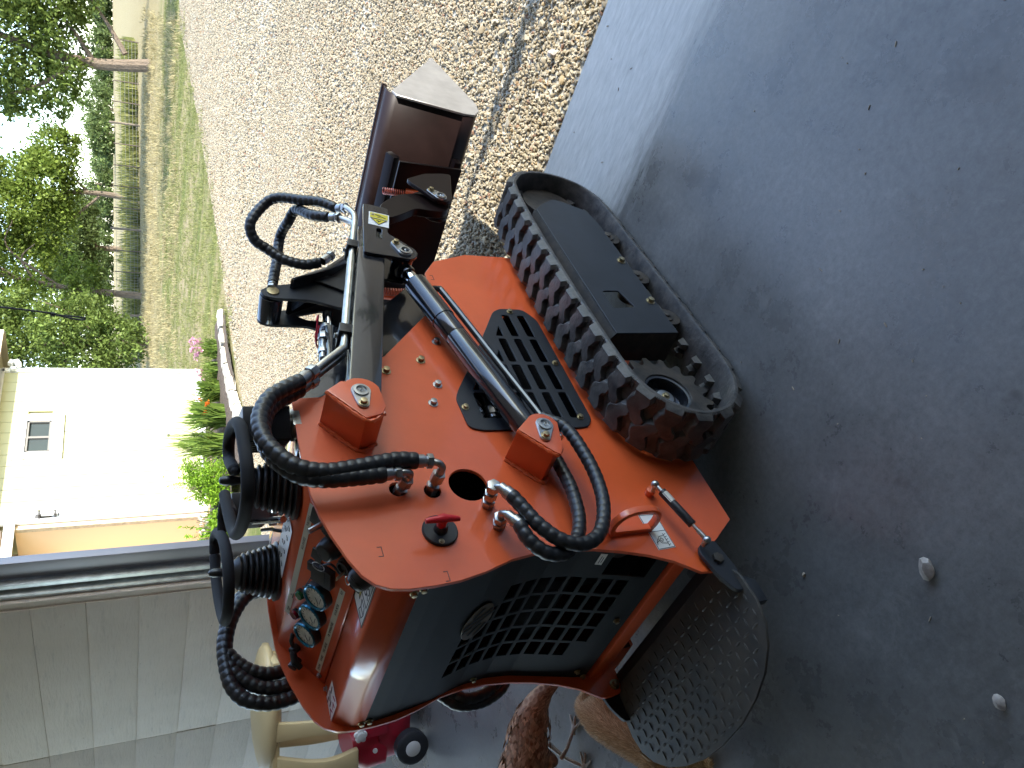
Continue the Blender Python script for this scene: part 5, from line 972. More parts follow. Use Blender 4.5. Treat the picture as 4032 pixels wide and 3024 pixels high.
b.add(vs, [(i, i+1, i+6, i+5) for i in range(4)]); b.build('damper_label', M['grey_label'], gd)
b = MB(); b.cyl((PX, -0.335, 0.395), (0.352, -0.337, 0.398), 0.013, n=12); b.build('damper_boss', M['orange'], LD, 0.003)
# ---- standing platform
for s in (1, -1):
    pl = rounded([(-0.512, 0.295), (-0.520, 0.350), (-0.545, 0.362), (-0.612, 0.345), (-0.66, 0.318), (-0.66, 0.287), (-0.60, 0.278)], 0.012, 3)
    o = plate('platform_bracket', pl, [], s*0.338, s*0.350, M['satin'], LD, 0.001)
    if s == 1:
        b = MB(); b.hexa((0.350, -0.568, 0.322), (0.360, -0.568, 0.322), 0.0155); b.build('pivot_bolt', M['muddy'], o, 0.001)
    else:
        b = MB(); b.cyl((-0.318, -0.556, 0.312), (-0.300, -0.556, 0.312), 0.010, n=14); b.cyl((-0.319, -0.556, 0.312), (-0.314, -0.556, 0.312), 0.016, n=16); b.build('pivot_bolt', M['brass'], o, 0.001)
half = [(0.335, -0.575), (0.362, -0.625), (0.366, -0.700), (0.352, -0.752), (0.318, -0.795), (0.262, -0.834), (0.19, -0.862), (0.10, -0.882), (0.0, -0.888)]
pf = [(0.30, -0.560)]+half+[(-x, y) for x, y in half[::-1][1:]]+[(-0.30, -0.560)]
b = MB(); b.prism(pf, 'z', 0.290, 0.298); pfm = b.build('standing_platform', M['diamond'], LD, 0.0015)
b = MB(); b.box((0, -0.565, 0.283), (0.66, 0.08, 0.012)); b.prism([(0.29, -0.57), (0.355, -0.64), (0.355, -0.70), (0.335, -0.70), (0.335, -0.64), (0.29, -0.60)], 'z', 0.25, 0.289); b.prism([(-0.29, -0.57), (-0.355, -0.64), (-0.355, -0.70), (-0.335, -0.70), (-0.335, -0.64), (-0.29, -0.60)], 'z', 0.25, 0.289); b.build('platform_frame', M['satin'], LD, 0.002)
# raised lozenges of the checker plate
def inpoly(x, y, poly):
    c = False; n = len(poly)
    for i in range(n):
        (x1, y1), (x2, y2) = poly[i], poly[i-1]
        if (y1 > y) != (y2 > y) and x < (x2-x1)*(y-y1)/(y2-y1)+x1: c = not c
    return c
lz = MB(); pit = 0.0300
def loz(cx, cy, a, l=0.0135, w=0.0040, h=0.0017, z=0.298):
    ca, sa = math.cos(a), math.sin(a); vs = []
    prof = [(-1, 0), (-.55, .75), (0, 1), (.55, .75), (1, 0), (.55, -.75), (0, -1), (-.55, -.75)]
    for k, hh in ((1.0, 0), (0.72, h)):
        for u, v in prof: vs.append((cx+ca*u*l*k-sa*v*w*k, cy+sa*u*l*k+ca*v*w*k, z+hh))
    lz.add(vs, [tuple(range(8, 16))]+[(i, (i+1) % 8, 8+(i+1) % 8, 8+i) for i in range(8)])
ca, sa = math.cos(math.radians(45)), math.sin(math.radians(45))
for i in range(-26, 27):
    for j in range(-26, 27):
        u, v = i*pit, j*pit; x = ca*u-sa*v; y = sa*u+ca*v-0.72
        if inpoly(x*1.035, (y+0.72)*1.035-0.72, pf) and y < -0.572: loz(x, y, math.radians(0 if (i+j) % 2 else 90)+random.uniform(-.03, .03))
lz.build('checker_tread', M['diamond'], pfm, ang=50)
# ---- rubber tracks
def make_track(s):
    path = [(0.86, 0.024), (0.95, 0.036), (1.025, 0.082), (1.070, 0.165), (1.076, 0.255), (1.050, 0.325), (0.995, 0.374), (0.93, 0.398), (0.73, 0.416), (0.42, 0.426), (0.07, 0.424), (-0.08, 0.412),
            (-0.160, 0.378), (-0.212, 0.322), (-0.234, 0.255), (-0.226, 0.185), (-0.195, 0.120), (-0.140, 0.068), (-0.07, 0.036), (0.02, 0.024), (0.30, 0.022), (0.60, 0.022)]
    q = [V3((0, *p)) for p in path]; k = len(q); dense = []
    for i in range(k):
        a, b_, c, d = q[i-1], q[i], q[(i+1) % k], q[(i+2) % k]
        for j in range(30):
            t = j/30; dense.append(0.5*((2*b_)+(c-a)*t+(2*a-5*b_+4*c-d)*t*t+(3*b_-a-3*c+d)*t**3))
    cum = [0]
    for i in range(len(dense)): cum.append(cum[-1]+(dense[(i+1) % len(dense)]-dense[i]).length)
    Ltot = cum[-1]
    def at(sv):
        sv %= Ltot; i = int(np.searchsorted(cum, sv))-1; i = max(0, min(i, len(dense)-1)); t = (sv-cum[i])/(cum[i+1]-cum[i]+1e-9)
        p = dense[i].lerp(dense[(i+1) % len(dense)], t); d = (dense[(i+2) % len(dense)]-dense[i-1]).normalized()
        return p, d, V3((0, d.z, -d.y))       # outward normal (path runs forward along the ground first)
    xi, xo = 0.345, 0.530
    b = MB(); N = 220; th = 0.017
    prof = [(xi+0.004, 0.0), (xo-0.004, 0.0), (xo, -0.005), (xo, -th+0.003), (xo-0.006, -th), (xi+0.006, -th), (xi, -th+0.003), (xi, -0.005)]
    vs = []
    for i in range(N):
        p, d, n = at(Ltot*i/N)
        for x, h in prof: vs.append(p+n*h+V3((s*x, 0, 0)))
    m_ = len(prof)
    b.add(vs, [(i*m_+j, i*m_+(j+1) % m_, ((i+1) % N)*m_+(j+1) % m_, ((i+1) % N)*m_+j) for i in range(N) for j in range(m_)])
    n_l = round(Ltot/0.0885); pitch = Ltot/n_l
    A = [(0.529, -0.028), (0.529, 0.022), (0.510, 0.030), (0.492, 0.024), (0.474, 0.013), (0.456, 0.020), (0.444, 0.034), (0.426, 0.036), (0.416, 0.018), (0.424, -0.002), (0.438, -0.010), (0.450, -0.028), (0.468, -0.038), (0.488, -0.034), (0.507, -0.024)]
    B_ = [(0.875-x, t+pitch*0.5) for x, t in A][::-1]
    C_ = [(0.452, -0.036), (0.452, -0.028), (0.436, -0.022), (0.424, -0.026), (0.424, -0.036), (0.438, -0.042)]
    def lug(poly, sv, hgt, taper):
        cx = sum(p_[0] for p_ in poly)/len(poly); ct = sum(p_[1] for p_ in poly)/len(poly); vs = []
        for hh, kk in ((-0.004, 1.16), (hgt*0.30, 1.05), (hgt*0.90, 1-taper*0.8), (hgt, 1-taper-0.07)):
            for x, t in poly:
                xx = cx+(x-cx)*kk; tt = ct+(t-ct)*kk; lim = 0.0005 if hh <= 0 else 0.002+0.45*hh; xx = min(max(xx, xi+lim), xo-lim)
                p, d, n = at(sv+tt); vs.append(p+n*hh+V3((s*xx, 0, 0)))
        k = len(poly)
        b.add(vs, [(l*k+i, l*k+(i+1) % k, (l+1)*k+(i+1) % k, (l+1)*k+i) for l in range(3) for i in range(k)]+[tuple(range(3*k, 4*k))])
    for i in range(n_l):
        lug(A, i*pitch, 0.018, 0.10); lug(B_, i*pitch, 0.018, 0.10); lug(C_, i*pitch+pitch*0.02, 0.012, 0.3)
        for j in (-1, 0, 1):
            t0 = i*pitch+pitch*0.5-0.012+j*0.006; lug([(0.5298, t0-i*pitch), (0.5298, t0-i*pitch+0.0028), (0.494, t0-i*pitch+0.0058), (0.494, t0-i*pitch+0.0030)], i*pitch, 0.0035, 0.1)
    # guide lugs on the inside
    for i in range(n_l):
        for xx in (0.412, 0.447):
            vs = []
            for hh, kk in ((-th+0.002, 1.0), (-th-0.022, 0.55)):
                for dx, dt in ((-.013, -.020), (.013, -.020), (.013, .020), (-.013, .020)):
                    p, d, n = at(i*pitch+dt*kk); vs.append(p+n*hh+V3((s*(xx+dx*kk), 0, 0)))
            b.add(vs, [(0, 1, 5, 4), (1, 2, 6, 5), (2, 3, 7, 6), (3, 0, 4, 7), (4, 5, 6, 7)])
    tr = b.build('rubber_track', M['rubber'], LD, ang=30)
    return tr
for s in (1, -1):
    tr = make_track(s)
    # undercarriage frame: flat outer face, sloping top, notch at the back
    face = [(0.826, 0.338), (0.862, 0.305), (0.913, 0.235), (0.905, 0.200), (0.855, 0.113), (0.773, 0.100), (0.145, 0.104), (0.131, 0.345)]
    hol = rounded([(0.345, 0.292), (0.352, 0.226), (0.268, 0.205), (0.256, 0.293)], 0.010, 3)
    plate('track_frame_face', face, [hol], s*0.500, s*0.506, M['satin'], LD, 0.001)
    b = MB(); x0, x1, x2 = s*0.503, s*0.455, s*0.40
    b.add([(x0, 0.826, 0.340), (x0, 0.131, 0.347), (x1, 0.131, 0.372), (x1, 0.79, 0.366)], [(0, 1, 2, 3)])
    b.add([(x1, 0.131, 0.372), (x1, 0.79, 0.366), (x2, 0.76, 0.372), (x2, 0.131, 0.376)], [(0, 1, 2, 3)])
    b.add([(x0, 0.131, 0.347), (x1, 0.131, 0.372), (x2, 0.131, 0.376), (x2, 0.131, 0.11), (x0, 0.145, 0.104)], [(0, 1, 2, 3, 4)])
    b.add([(x0, 0.826, 0.340), (x1, 0.79, 0.366), (x1, 0.88, 0.2), (x0, 0.905, 0.2)], [(0, 1, 2, 3)])
    o = b.build('track_frame_top', M['muddy'], LD, smooth=False); md = o.modifiers.new('s', 'SOLIDIFY'); md.thickness = 0.005
    for y, z in ((0.53, 0.124), (0.303, 0.126)): bolt((s*0.506, y, z), (s, 0, 0), 0.011, 0.013)
    for y in (0.70, 0.46, 0.24):
        b = MB(); b.cyl((s*0.40, y, 0.082), (s*0.496, y, 0.082), 0.040, n=22); b.lathe([(0, 0.026), (0.006, 0.026), (0.006, 0.012), (0.012, 0.011), (0.012, 0)], (s*0.496, y, 0.094), (s, 0, 0), 18); b.build('track_roller', M['muddy'], LD, 0.002)
    b = MB(); b.cyl((s*0.41, 0.955, 0.215), (s*0.465, 0.955, 0.215), 0.105, n=30); b.build('idler_wheel', M['muddy'], LD, 0.003)
    # drive sprocket with hub
    sy, sz = -0.055, 0.226
    b = MB(); nT = 16; out = []
    for i in range(nT*4):
        a = 2*math.pi*i/(nT*4); r = (0.150, 0.150, 0.122, 0.122)[i % 4]; out.append((sy+r*math.cos(a), sz+r*math.sin(a)))
    spk = plate('drive_sprocket', rounded(out, 0.005, 2), [circ((sy, sz), 0.075, 24)], s*0.425, s*0.443, M['muddy'], LD, 0.001)
    b = MB(); b.lathe([(0.0, 0.108), (0.012, 0.108), (0.014, 0.086), (0.034, 0.082), (0.040, 0.074), (0.038, 0.066), (0.004, 0.060), (0.003, 0.034), (0.022, 0.034), (0.024, 0.030), (0.024, 0)], (s*0.398, sy, sz), (s, 0, 0), 36); b.build('sprocket_hub', M['black'], spk)
    b = MB(); b.cyl((s*0.420, sy, sz), (s*0.4235, sy, sz), 0.027, n=24); w = b.build('hub_washer', M['zinc'], spk, 0.0006)
    bolt((s*0.4235, sy, sz), (s, 0, 0), 0.009, 0.010, 'brass', spk)
    b = MB(); b.cyl((s*0.335, sy, sz), (s*0.40, sy, sz), 0.10, n=28); b.build('drive_motor', M['muddy'], LD, 0.004)
# ---- bucket
BX = 0.53
prof = [(2.05, 0.405), (1.60, 0.335), (1.535, 0.345), (1.492, 0.375), (1.49, 0.42), (1.556, 0.682), (1.60, 0.712), (1.66, 0.715)]
k = len(prof)
vs = [(x, y, z) for x in (-BX, BX) for y, z in prof]
me = bpy.data.meshes.new('bucket'); me.from_pydata(vs, [], [(i, i+1, k+i+1, k+i) for i in range(k-1)]); me.update(); shade(me, 40)
bk = link('bucket', me, LD, M['bucket']); md = bk.modifiers.new('s', 'SOLIDIFY'); md.thickness = 0.008; md.offset = 0
side = [(2.055, 0.400), (1.60, 0.328), (1.53, 0.338), (1.484, 0.372), (1.482, 0.42), (1.55, 0.688), (1.585, 0.70)]
for s in (1, -1): plate('bucket_side', side, [], s*BX, s*(BX+0.010), M['steel'], bk, 0.0015)
b = MB(); b.prism([(2.06, 0.398), (2.06, 0.410), (1.93, 0.396), (1.93, 0.386)], 'x', -BX-0.004, BX+0.004); b.build('cutting_edge', M['steel'], bk, 0.001)
b = MB(); b.cyl((-BX, 1.66, 0.712), (BX, 1.66, 0.712), 0.012, n=12); b.build('lip_bar', M['bucket'], bk)
# quick attach plate, hooks, springs and locking handles
b = MB(); b.box((0, 1.31, 0.57), (0.76, 0.012, 0.26)); b.box((0, 1.40, 0.70), (0.72, 0.05, 0.03), Matrix.Rotation(0.5, 3, 'X')); b.box((0, 1.42, 0.42), (0.72, 0.04, 0.03)); b.build('attach_plate', M['bucket'], LD, 0.003)
for s in (1, -1):
    hk = rounded([(0.90, 0.880), (0.943, 0.848), (0.996, 0.793), (1.018, 0.74), (1.025, 0.66), (0.985, 0.598), (0.945, 0.606), (0.915, 0.640), (0.911, 0.693), (0.917, 0.742), (0.870, 0.800), (0.83, 0.86)], 0.02, 3)
    plate('attach_link', hk, [], s*0.375, s*0.405, M['bucket'], LD, 0.0015)
    ear = rounded([(1.15, 0.58), (1.13, 0.66), (1.075, 0.742), (1.052, 0.737), (1.0, 0.70), (0.945, 0.670), (0.935, 0.632), (0.955, 0.600), (1.02, 0.585), (1.15, 0.55)], 0.012, 3)
    plate('attach_ear', ear, [], s*0.418, s*0.432, M['bucket'], LD, 0.0015); plate('attach_ear', ear, [], s*0.345, s*0.359, M['bucket'], LD, 0.0015)
    b = MB(); pts = []
    for i in range(150):
        t = i/149; a = t*2*math.pi*11; pts.append((s*0.25+0.012*math.cos(a), 1.30+0.012*math.sin(a), 0.74-0.09*t))
    b.tube(pts, 0.0026, 6); b.build('lock_spring', M['spring'], LD)
    b = MB(); b.cyl((s*0.25, 1.30, 0.65), (s*0.25, 1.29, 0.56), 0.021, n=18); b.build('lock_handle', M['orange'], LD, 0.003)
    b = MB(); b.tube(spline([(s*0.25, 1.31, 0.66), (s*0.22, 1.32, 0.62), (s*0.16, 1.32, 0.62), (s*0.15, 1.33, 0.68)], 0.01), 0.010, 8); b.build('lock_lever', M['black'], LD)
    b = MB(); pts = []
    for i in range(110):
        t = i/109; a = t*2*math.pi*9; pts.append((s*0.20+0.012*math.cos(a), 0.693+0.004+0.012*math.sin(a), 0.87-0.085*t))
    b.tube(pts, 0.0026, 6); b.build('hood_spring', M['spring'], LD)
pin_tab('keeper_plate', 0.966, 0.645, math.radians(40), 0.432, LD, 0.042)
# ---- cross tube and tilt tower between the arms
b = MB(); b.box((0, 0.80, 0.905), (0.70, 0.085, 0.085), Matrix.Rotation(-0.24, 3, 'X')); b.build('cross_tube', M['black'], LD, 0.008)
tw = rounded([(0.855, 1.237), (0.825, 1.228), (0.812, 1.198), (0.812, 1.07), (0.775, 0.975), (0.77, 0.93), (0.90, 0.90), (1.06, 0.868), (1.06, 0.90), (0.955, 1.0), (0.905, 1.11), (0.882, 1.20)], 0.022, 4)
win = rounded([(0.845, 1.06), (0.870, 1.10), (0.885, 1.06), (0.905, 1.0), (0.895, 0.985), (0.84, 0.995)], 0.008, 3)
for x in (0.052, -0.064): plate('tilt_tower_plate', tw, [win] if x < 0 else [], x, x+0.012, M['satin'], LD, 0.0015)
b = MB(); b.prism([(0.875, 1.135), (0.955, 1.005), (1.06, 0.905), (1.075, 0.875), (1.068, 0.868), (0.95, 0.985), (0.868, 1.125)], 'x', -0.05, 0.105); b.build('tower_flange', M['black'], LD, 0.003)
b = MB(); b.prism([(0.93, 1.06), (0.95, 1.01), (0.93, 0.915), (0.85, 0.93)], 'x', 0.066, 0.076); b.build('tower_gusset', M['satin'], LD, 0.002)
b = MB(); b.cyl((-0.05, 0.848, 1.196), (0.05, 0.848, 1.196), 0.040, n=26); b.build('tilt_eye', M['black'], LD, 0.004)
b = MB(); b.cyl((-0.072, 0.850, 1.194), (0.069, 0.850, 1.194), 0.021, n=24); b.build('tower_pin', M['brass'], LD, 0.0015)
# tilt cylinder running back under the hoses, its port and red wires
b = MB(); b.cyl((0.02, 0.79, 1.01), (0.02, 0.70, 1.022), 0.018, n=18); b.build('tilt_rod', M['chrome'], LD)
b = MB(); b.cyl((0.02, 0.72, 1.03), (0.02, 0.68, 1.03), 0.021, n=18); b.build('tilt_gland', M['zinc'], LD, 0.001)
b = MB(); b.lathe([(0, 0.03), (0.004, 0.037), (0.30, 0.037), (0.30, 0)], (0.02, 0.69, 1.022), (0, -1, 0.16), 24); b.build('tilt_cylinder', M['black'], LD)
b = MB(); b.cyl((0.05, 0.62, 1.06), (0.05, 0.52, 1.078), 0.010, n=12); b.hexa((0.05, 0.645, 1.055), (0.05, 0.615, 1.06), 0.017); b.hexa((0.05, 0.57, 1.07), (0.05, 0.545, 1.074), 0.015); b.build('port_fitting', M['zinc'], LD, 0.0008)
b = MB()
for q in ([(0.06, 0.70, 1.07), (0.05, 0.74, 1.055), (-0.02, 0.70, 1.06), (-0.03, 0.72, 1.04)], [(0.05, 0.69, 1.06), (0.0, 0.66, 1.068), (-0.05, 0.69, 1.05)], [(-0.03, 0.75, 1.05), (-0.04, 0.70, 1.055), (-0.05, 0.67, 1.04)]): b.tube(spline(q, 0.006), 0.0032, 6)
b.build('tie_wire', M['redwire'], LD)
# ---- controls: two rubber boots, loop grips and thumb levers
def boot(x, y, topx, topy):
    d = V3((topx-x, topy-y, 0.115)).normalized(); b = MB(); prof = [(0, 0.079), (0.010, 0.082), (0.014, 0.076)]
    for i in range(6):
        h = 0.016+i*0.0145; r = 0.0755-i*0.0042
        prof += [(h, r-0.009), (h+0.003, r-0.002), (h+0.0065, r), (h+0.010, r-0.002), (h+0.013, r-0.010)]
    prof += [(0.104, 0.046), (0.108, 0.046), (0.122, 0.030), (0.123, 0)]
    b.lathe(prof, (x, y, 1.264), d, 40); return b.build('lever_boot', M['bellow'], LD)
def loop(name, pts, r=0.0145): b = MB(); P = spline(pts, 0.006); rs = [r]*len(P); rs[0] = r*0.6; rs[-1] = r*0.6; b.tube(P, rs, 14); b.ball(P[0], r*0.62, 10); b.ball(P[-1], r*0.62, 10); return b.build(name, M['foam'], LD, ang=70)
boot(-0.212, -0.090, -0.205, -0.086); boot(0.172, -0.108, 0.170, -0.095)
zr = 1.415
loop('loop_grip', [(-0.300, 0.050, zr), (-0.315, -0.02, zr), (-0.298, -0.10, zr), (-0.262, -0.17, zr), (-0.222, -0.218, zr), (-0.185, -0.232, zr), (-0.140, -0.235, zr), (-0.085, -0.215, zr), (-0.055, -0.17, zr), (-0.062, -0.11, zr), (-0.095, -0.05, zr), (-0.140, -0.002, zr), (-0.20, 0.05, zr), (-0.26, 0.075, zr), (-0.30, 0.05, zr)])
loop('loop_grip', [(0.215, -0.082, zr), (0.188, -0.040, zr), (0.160, 0.005, zr), (0.178, 0.035, zr), (0.235, 0.030, zr), (0.315, -0.020, zr), (0.365, -0.080, zr), (0.380, -0.150, zr), (0.378, -0.220, zr), (0.335, -0.262, zr), (0.25, -0.258, zr), (0.165, -0.225, zr), (0.105, -0.180, zr), (0.06, -0.10, zr), (0.018, 0.012, zr)], 0.0145)
loop('loop_grip', [(-0.135, 0.00, zr-0.006), (-0.09, 0.03, zr-0.006), (-0.02, 0.02, zr-0.006), (0.05, -0.08, zr-0.008)], 0.014)
for x, y, z in ((-0.206, -0.083, 1.442), (0.171, -0.078, 1.442)):
    b = MB(); b.lathe([(0, 0.008), (0.06, 0.010), (0.075, 0.0125), (0.092, 0.012), (0.102, 0.008), (0.105, 0)], (x, y, z-0.10), (0, 0.05, 1), 16); b.build('thumb_lever', M['plastic'], LD)
def ribbed(name, c, d, rot):
    R = Matrix.Rotation(rot, 3, 'Z'); b = MB(); b.box(c, d, R)
    for i in range(6): b.box(V3(c)+R @ V3((-d[0]/2+d[0]*(i+0.5)/6, -d[1]/2, 0)), (d[0]*0.08, 0.008, d[2]*0.92), R)
    return b.build(name, M['plastic'], LD, 0.004)
ribbed('control_valve', (0.27, 0.0, 1.345), (0.12, 0.085, 0.11), -0.5); ribbed('control_valve', (-0.12, 0.06, 1.338), (0.13, 0.08, 0.10), -0.5)
for x, y in ((0.30, -0.02), (-0.10, 0.03)):
    b = MB(); b.box((x, y, 1.276), (0.06, 0.05, 0.022)); b.cyl((x+0.015, y, 1.28), (x+0.015, y, 1.31), 0.009, n=12); b.cyl((x-0.02, y, 1.28), (x-0.02, y, 1.305), 0.008, n=12); b.build('valve_mount', M['zinc'], LD, 0.002)
b = MB(); b.cyl((-0.20, 0.08, 1.345), (0.055, -0.115, 1.286), 0.009, n=14); b.build('lever_rod', M['chrome'], LD)
b = MB(); b.tube(spline([(-0.165, 0.02, 1.30), (-0.11, -0.02, 1.285), (-0.075, -0.05, 1.285), (-0.055, -0.07, 1.268)], 0.006), 0.005, 8); b.build('control_cable', M['plastic'], LD)
# hood catch and hinge on the front of the deck
b = MB(); b.box((0.29, 0.005, 1.276), (0.03, 0.06, 0.018)); b.box((0.27, -0.07, 1.272), (0.03, 0.04, 0.012)); b.cyl((0.25, -0.06, 1.268), (0.31, -0.06, 1.268), 0.006, n=10); b.build('hood_catch', M['zinc'], LD, 0.002)
# ---- instruments. pn = frame of the sloping instrument panel
pd = V3((0, -0.131, -0.0935)).normalized(); pnv = V3((1, 0, 0)).cross(-pd).normalized()
def pan(x, y, off=0.0):
    t = (-0.250-y)/0.131; return V3((x, y, 1.268-0.0935*t))+pnv*(off+0.002)
def gauge(x, y):
    b = MB(); b.lathe([(0, 0.0385), (0.017, 0.0385), (0.0195, 0.0375)], pan(x, y), pnv, 36); g = b.build('gauge', M['plastic'], LD)
    b = MB(); b.lathe([(0.0193, 0.0378), (0.0235, 0.0368), (0.0245, 0.034), (0.0225, 0.0305), (0.019, 0.030)], pan(x, y), pnv, 36); b.build('gauge_rim', M['blue_rim'], g)
    b = MB(); b.lathe([(0.0185, 0.031), (0.0186, 0)], pan(x, y), pnv, 36); b.build('dial', M['dial'], g)
    f = frame(pan(x, y, 0.0190), (1, 0, 0), -pd)
    strokes('dial_marks', [[(0.021*math.cos(a), 0.021*math.sin(a)), (0.026*math.cos(a), 0.026*math.sin(a))] for a in [math.radians(-30+i*24) for i in range(11)]]+[[(0.0, 0.0), (-0.014, -0.012)], [(-0.010, -0.016), (0.010, -0.016)]], 0.0016, f, M['ink'], g)
    b = MB(); b.lathe([(0.0212, 0.0305), (0.0215, 0)], pan(x, y), pnv, 30); b.build('gauge_glass', M['glass'], g)
for x in (0.021, -0.065, -0.150): gauge(x, -0.320)
for x, mm in ((-0.036, 'green_lamp'), (-0.126, 'red_lamp')):
    b = MB(); b.lathe([(0, 0.0145), (0.007, 0.0145), (0.008, 0.0125)], pan(x, -0.278), pnv, 20); o = b.build('indicator_lamp', M['plastic'], LD)
    b = MB(); b.lathe([(0.007, 0.0128), (0.014, 0.0122), (0.0155, 0.0105), (0.0157, 0)], pan(x, -0.278), pnv, 20); b.build('lamp_lens', M[mm], o)
# label strips
def strip(x0, x1, y, w, words):
    f = frame(pan((x0+x1)/2, y, 0.0006), (1, 0, 0), -pd); b = MB(); b.box((0, 0, 0), (x1-x0, w, 0.0008)); o = b.build('label_strip', M['grey_label'], LD, smooth=False); o.data.transform(f)
    for x, wd, sz in words: text('lettering', wd, sz, frame(pan(x, y, 0.0011)+pd*sz*0.36, (1, 0, 0), -pd), M['ink'], o, align='CENTER', squeeze=0.8)
strip(-0.163, 0.283, -0.2525, 0.0165, [(-0.138, 'ENGINE\nSTOP', 0.006), (-0.076, 'OIL\nPRESSURE', 0.006), (0.14, 'ACC.SOCKET', 0.0095), (0.225, 'THROTTLE', 0.0095)])
strip(-0.286, 0.096, -0.3655, 0.0165, [(-0.262, 'ENGINE', 0.0095), (-0.218, 'CHOKE', 0.0095), (-0.165, 'FUEL GAUGE', 0.0095), (-0.078, 'OIL TEMPERATURE', 0.0095), (0.012, 'HOUR METER', 0.0095), (0.085, 'KEY', 0.0095)])
for x in (-0.298, 0.305): bolt(pan(x, -0.372), pnv, 0.006, 0.007, 'zinc')
bolt((-0.306, -0.41, 1.168), (0, 0, 1), 0.006, 0.008, 'zinc')
# choke lever, throttle, horn socket, ignition lock
b = MB(); b.cyl(pan(-0.262, -0.30), pan(-0.262, -0.30, 0.022), 0.012, n=14); b.tube([pan(-0.262, -0.30, 0.018), pan(-0.272, -0.318, 0.030), pan(-0.285, -0.335, 0.026)], [0.009, 0.010, 0.008], 10); b.cyl(pan(-0.285, -0.315, 0.012), pan(-0.290, -0.320, 0.040), 0.013, n=16); b.tube([pan(-0.262, -0.302, 0.014), pan(-0.240, -0.285, 0.01), pan(-0.225, -0.28, 0.0)], 0.006, 8); b.build('choke_lever', M['plastic'], LD, 0.001)
f = frame(pan(0.262, -0.272, 0.0), (1, 0, 0), -pd); b = MB(); b.box((0, 0.004, 0.004), (0.05, 0.03, 0.008)); o = b.build('throttle_lever', M['plastic'], LD, 0.003)
gear = [((0.036 if i % 2 else 0.033)*math.cos(2*math.pi*i/64), (0.036 if i % 2 else 0.033)*math.sin(2*math.pi*i/64)) for i in range(64)]
o.data.transform(f); plate('throttle_wheel', gear, [], 0, 0.012, M['plastic'], o, 0.0005, frame(pan(0.270, -0.305, 0.004), (1, 0, 0), -pd))
b = MB(); b.cyl(pan(0.268, -0.29, 0.01), pan(0.262, -0.283, 0.045), 0.007, n=12); b.build('throttle_stem', M['zinc'], o)
b = MB(); b.lathe([(0, 0.029), (0.012, 0.029), (0.016, 0.027), (0.030, 0.024), (0.033, 0.021), (0.033, 0)], pan(0.209, -0.318), pnv, 24); b.box(pan(0.186, -0.305, 0.03), (0.034, 0.03, 0.006), frame((0, 0, 0), (1, 0, 0), -pd).to_3x3()); b.build('socket_cap', M['plastic'], LD, 0.002)
b = MB(); b.lathe([(0, 0.021), (0.010, 0.021), (0.011, 0.018), (0.018, 0.018), (0.018, 0.013), (0.012, 0.012), (0.012, 0)], pan(0.190, -0.359), pnv, 24); b.build('ignition_lock', M['plastic'], LD)
b = MB(); b.cyl((0.278, -0.432, 1.166), (0.252, -0.448, 1.200), 0.030, 0.027, n=24); b.cyl((0.252, -0.448, 1.199), (0.245, -0.452, 1.208), 0.026, 0.019, n=24); b.build('socket_plug', M['bellow'], LD, 0.004)
# console decals: joystick chart, noise warning, traffic-side warning
def decal(name, x0, x1, y0, y1, z):
    b = MB(); b.add([(x0, y0, z), (x1, y0, z), (x1, y1, z), (x0, y1, z)], [(0, 1, 2, 3)]); return b.build(name, M['white_label'], LD, smooth=False)
o = decal('joystick_chart_decal', -0.148, 0.058, -0.158, -0.068, 1.2708)
arrow = lambda x, y, dx, dy: [[(x, y), (x+dx, y+dy)], [(x+dx*0.6-dy*0.3, y+dy*0.6+dx*0.3), (x+dx, y+dy), (x+dx*0.6+dy*0.3, y+dy*0.6-dx*0.3)]]
ls = []
for cx in (-0.118, -0.062, -0.006, 0.034):
    ls += arrow(cx, -0.108, 0, 0.018)+arrow(cx, -0.122, 0, -0.016)+arrow(cx+0.01, -0.114, 0.012, 0)
strokes('chart_print', ls, 0.0028, Matrix.Translation((0, 0, 1.2711)), M['ink'], o)
o = decal('noise_decal', 0.112, 0.276, -0.482, -0.396, 1.1692)
strokes('decal_print', [[(0.114, -0.480), (0.274, -0.480), (0.274, -0.398), (0.114, -0.398), (0.114, -0.480)], [(0.126, -0.464), (0.146, -0.470), (0.166, -0.464), (0.166, -0.440), (0.146, -0.446), (0.126, -0.440), (0.126, -0.464)], [(0.146, -0.470), (0.146, -0.446)], [(0.178, -0.472), (0.266, -0.472), (0.266, -0.430), (0.178, -0.430), (0.178, -0.472)]], 0.0018, Matrix.Translation((0, 0, 1.1695)), M['ink'], o)
b = MB(); b.add([(0.150, -0.428, 1.1695), (0.200, -0.428, 1.1695), (0.175, -0.402, 1.1695)], [(0, 1, 2)]); b.build('warning_triangle', M['yellow'], o, smooth=False)
strokes('triangle_print', [[(0.150, -0.428), (0.200, -0.428), (0.175, -0.402), (0.150, -0.428)], [(0.175, -0.424), (0.175, -0.412)]], 0.002, Matrix.Translation((0, 0, 1.1698)), M['ink'], o)
text('lettering', '95', 0.046, frame((0.192, -0.467, 1.1695), (1, 0, 0), (0, 1, 0)), M['ink'], o, squeeze=0.9)
text('lettering', 'dB', 0.014, frame((0.248, -0.466, 1.1695), (1, 0, 0), (0, 1, 0)), M['ink'], o)
o = decal('side_hazard_decal', -0.324, -0.230, -0.494, -0.426, 1.1692)
strokes('decal_print', [[(-0.316, -0.442), (-0.296, -0.440)], [(-0.288, -0.452), (-0.270, -0.436)], [(-0.262, -0.444), (-0.242, -0.440)], [(-0.30, -0.462), (-0.28, -0.460)]], 0.005, Matrix.Translation((0, 0, 1.1695)), M['ink'], o)
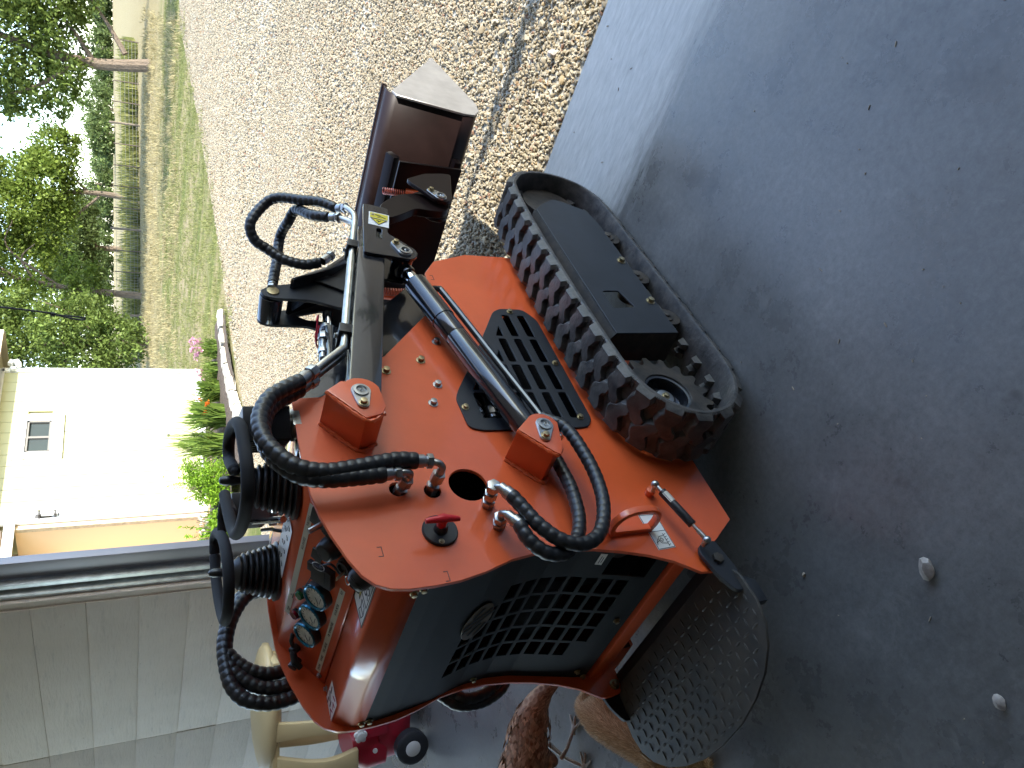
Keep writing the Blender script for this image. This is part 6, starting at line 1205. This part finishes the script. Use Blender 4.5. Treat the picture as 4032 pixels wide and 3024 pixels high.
strokes('red_print', [[(-0.316, -0.484), (-0.300, -0.470), (-0.288, -0.484)], [(-0.276, -0.482), (-0.262, -0.472), (-0.258, -0.486)], [(-0.248, -0.462), (-0.240, -0.478)]], 0.004, Matrix.Translation((0, 0, 1.1695)), M['redink'], o)
# the key ring with its tag and fob lies on the panel and is a thing of its own
FB = thing('key_fob', 'black winch key fob and key ring hanging from the ignition lock of the orange console', 'key fob', tuple(pan(0.085, -0.31)))
O_ = pan(0.085, -0.31); loc = lambda p: V3(p)-O_
b = MB(); b.box((0, 0, 0), (0.052, 0.062, 0.018)); b.box((0.008, 0.036, 0), (0.026, 0.02, 0.012)); b.box((0, -0.012, 0.0095), (0.052, 0.002, 0.002)); fo = b.build('fob_case', M['plastic'], FB, 0.005); fo.data.transform(frame(loc(pan(0.108, -0.320, 0.012)), (0.95, 0.2, 0.1), -pd+V3((-0.25, 0, 0))))
b = MB()
for c, r, tilt in ((pan(0.140, -0.310, 0.022), 0.013, 0.4), (pan(0.172, -0.378, 0.020), 0.012, -0.3)):
    pts = [loc(c)+V3((r*math.cos(t), r*math.sin(t)*0.8, r*math.sin(t)*(0.5+tilt))) for t in [2*math.pi*i/24 for i in range(25)]]; b.tube(pts, 0.0012, 6)
b.build('split_ring', M['zinc'], FB)
b = MB(); b.tube(spline([loc(pan(0.140, -0.312, 0.02)), loc(pan(0.165, -0.330, 0.012)), loc(pan(0.165, -0.358, 0.016)), loc(pan(0.185, -0.364, 0.026))], 0.005), 0.003, 7); b.tube(spline([loc(pan(0.082, -0.30, 0.022)), loc(pan(0.03, -0.29, 0.018)), loc(pan(0.005, -0.280, 0.008)), loc(pan(-0.012, -0.275, 0.002))], 0.005), 0.0014, 6); b.build('cord', M['plastic'], FB)
b = MB(); b.box((0, 0, 0), (0.012, 0.028, 0.003)); o = b.build('key', M['brass'], FB, 0.0008); o.data.transform(frame(loc(pan(0.186, -0.366, 0.030)), (1, 0, 0), (0, -0.6, 0.8)))
b = MB(); b.box((0, 0, 0), (0.022, 0.034, 0.004)); o = b.build('key_tag', M['foam'], FB, 0.0015); o.data.transform(frame(loc(pan(0.155, -0.392, 0.008)), (1, 0.3, 0), (0, -0.9, -0.4)))
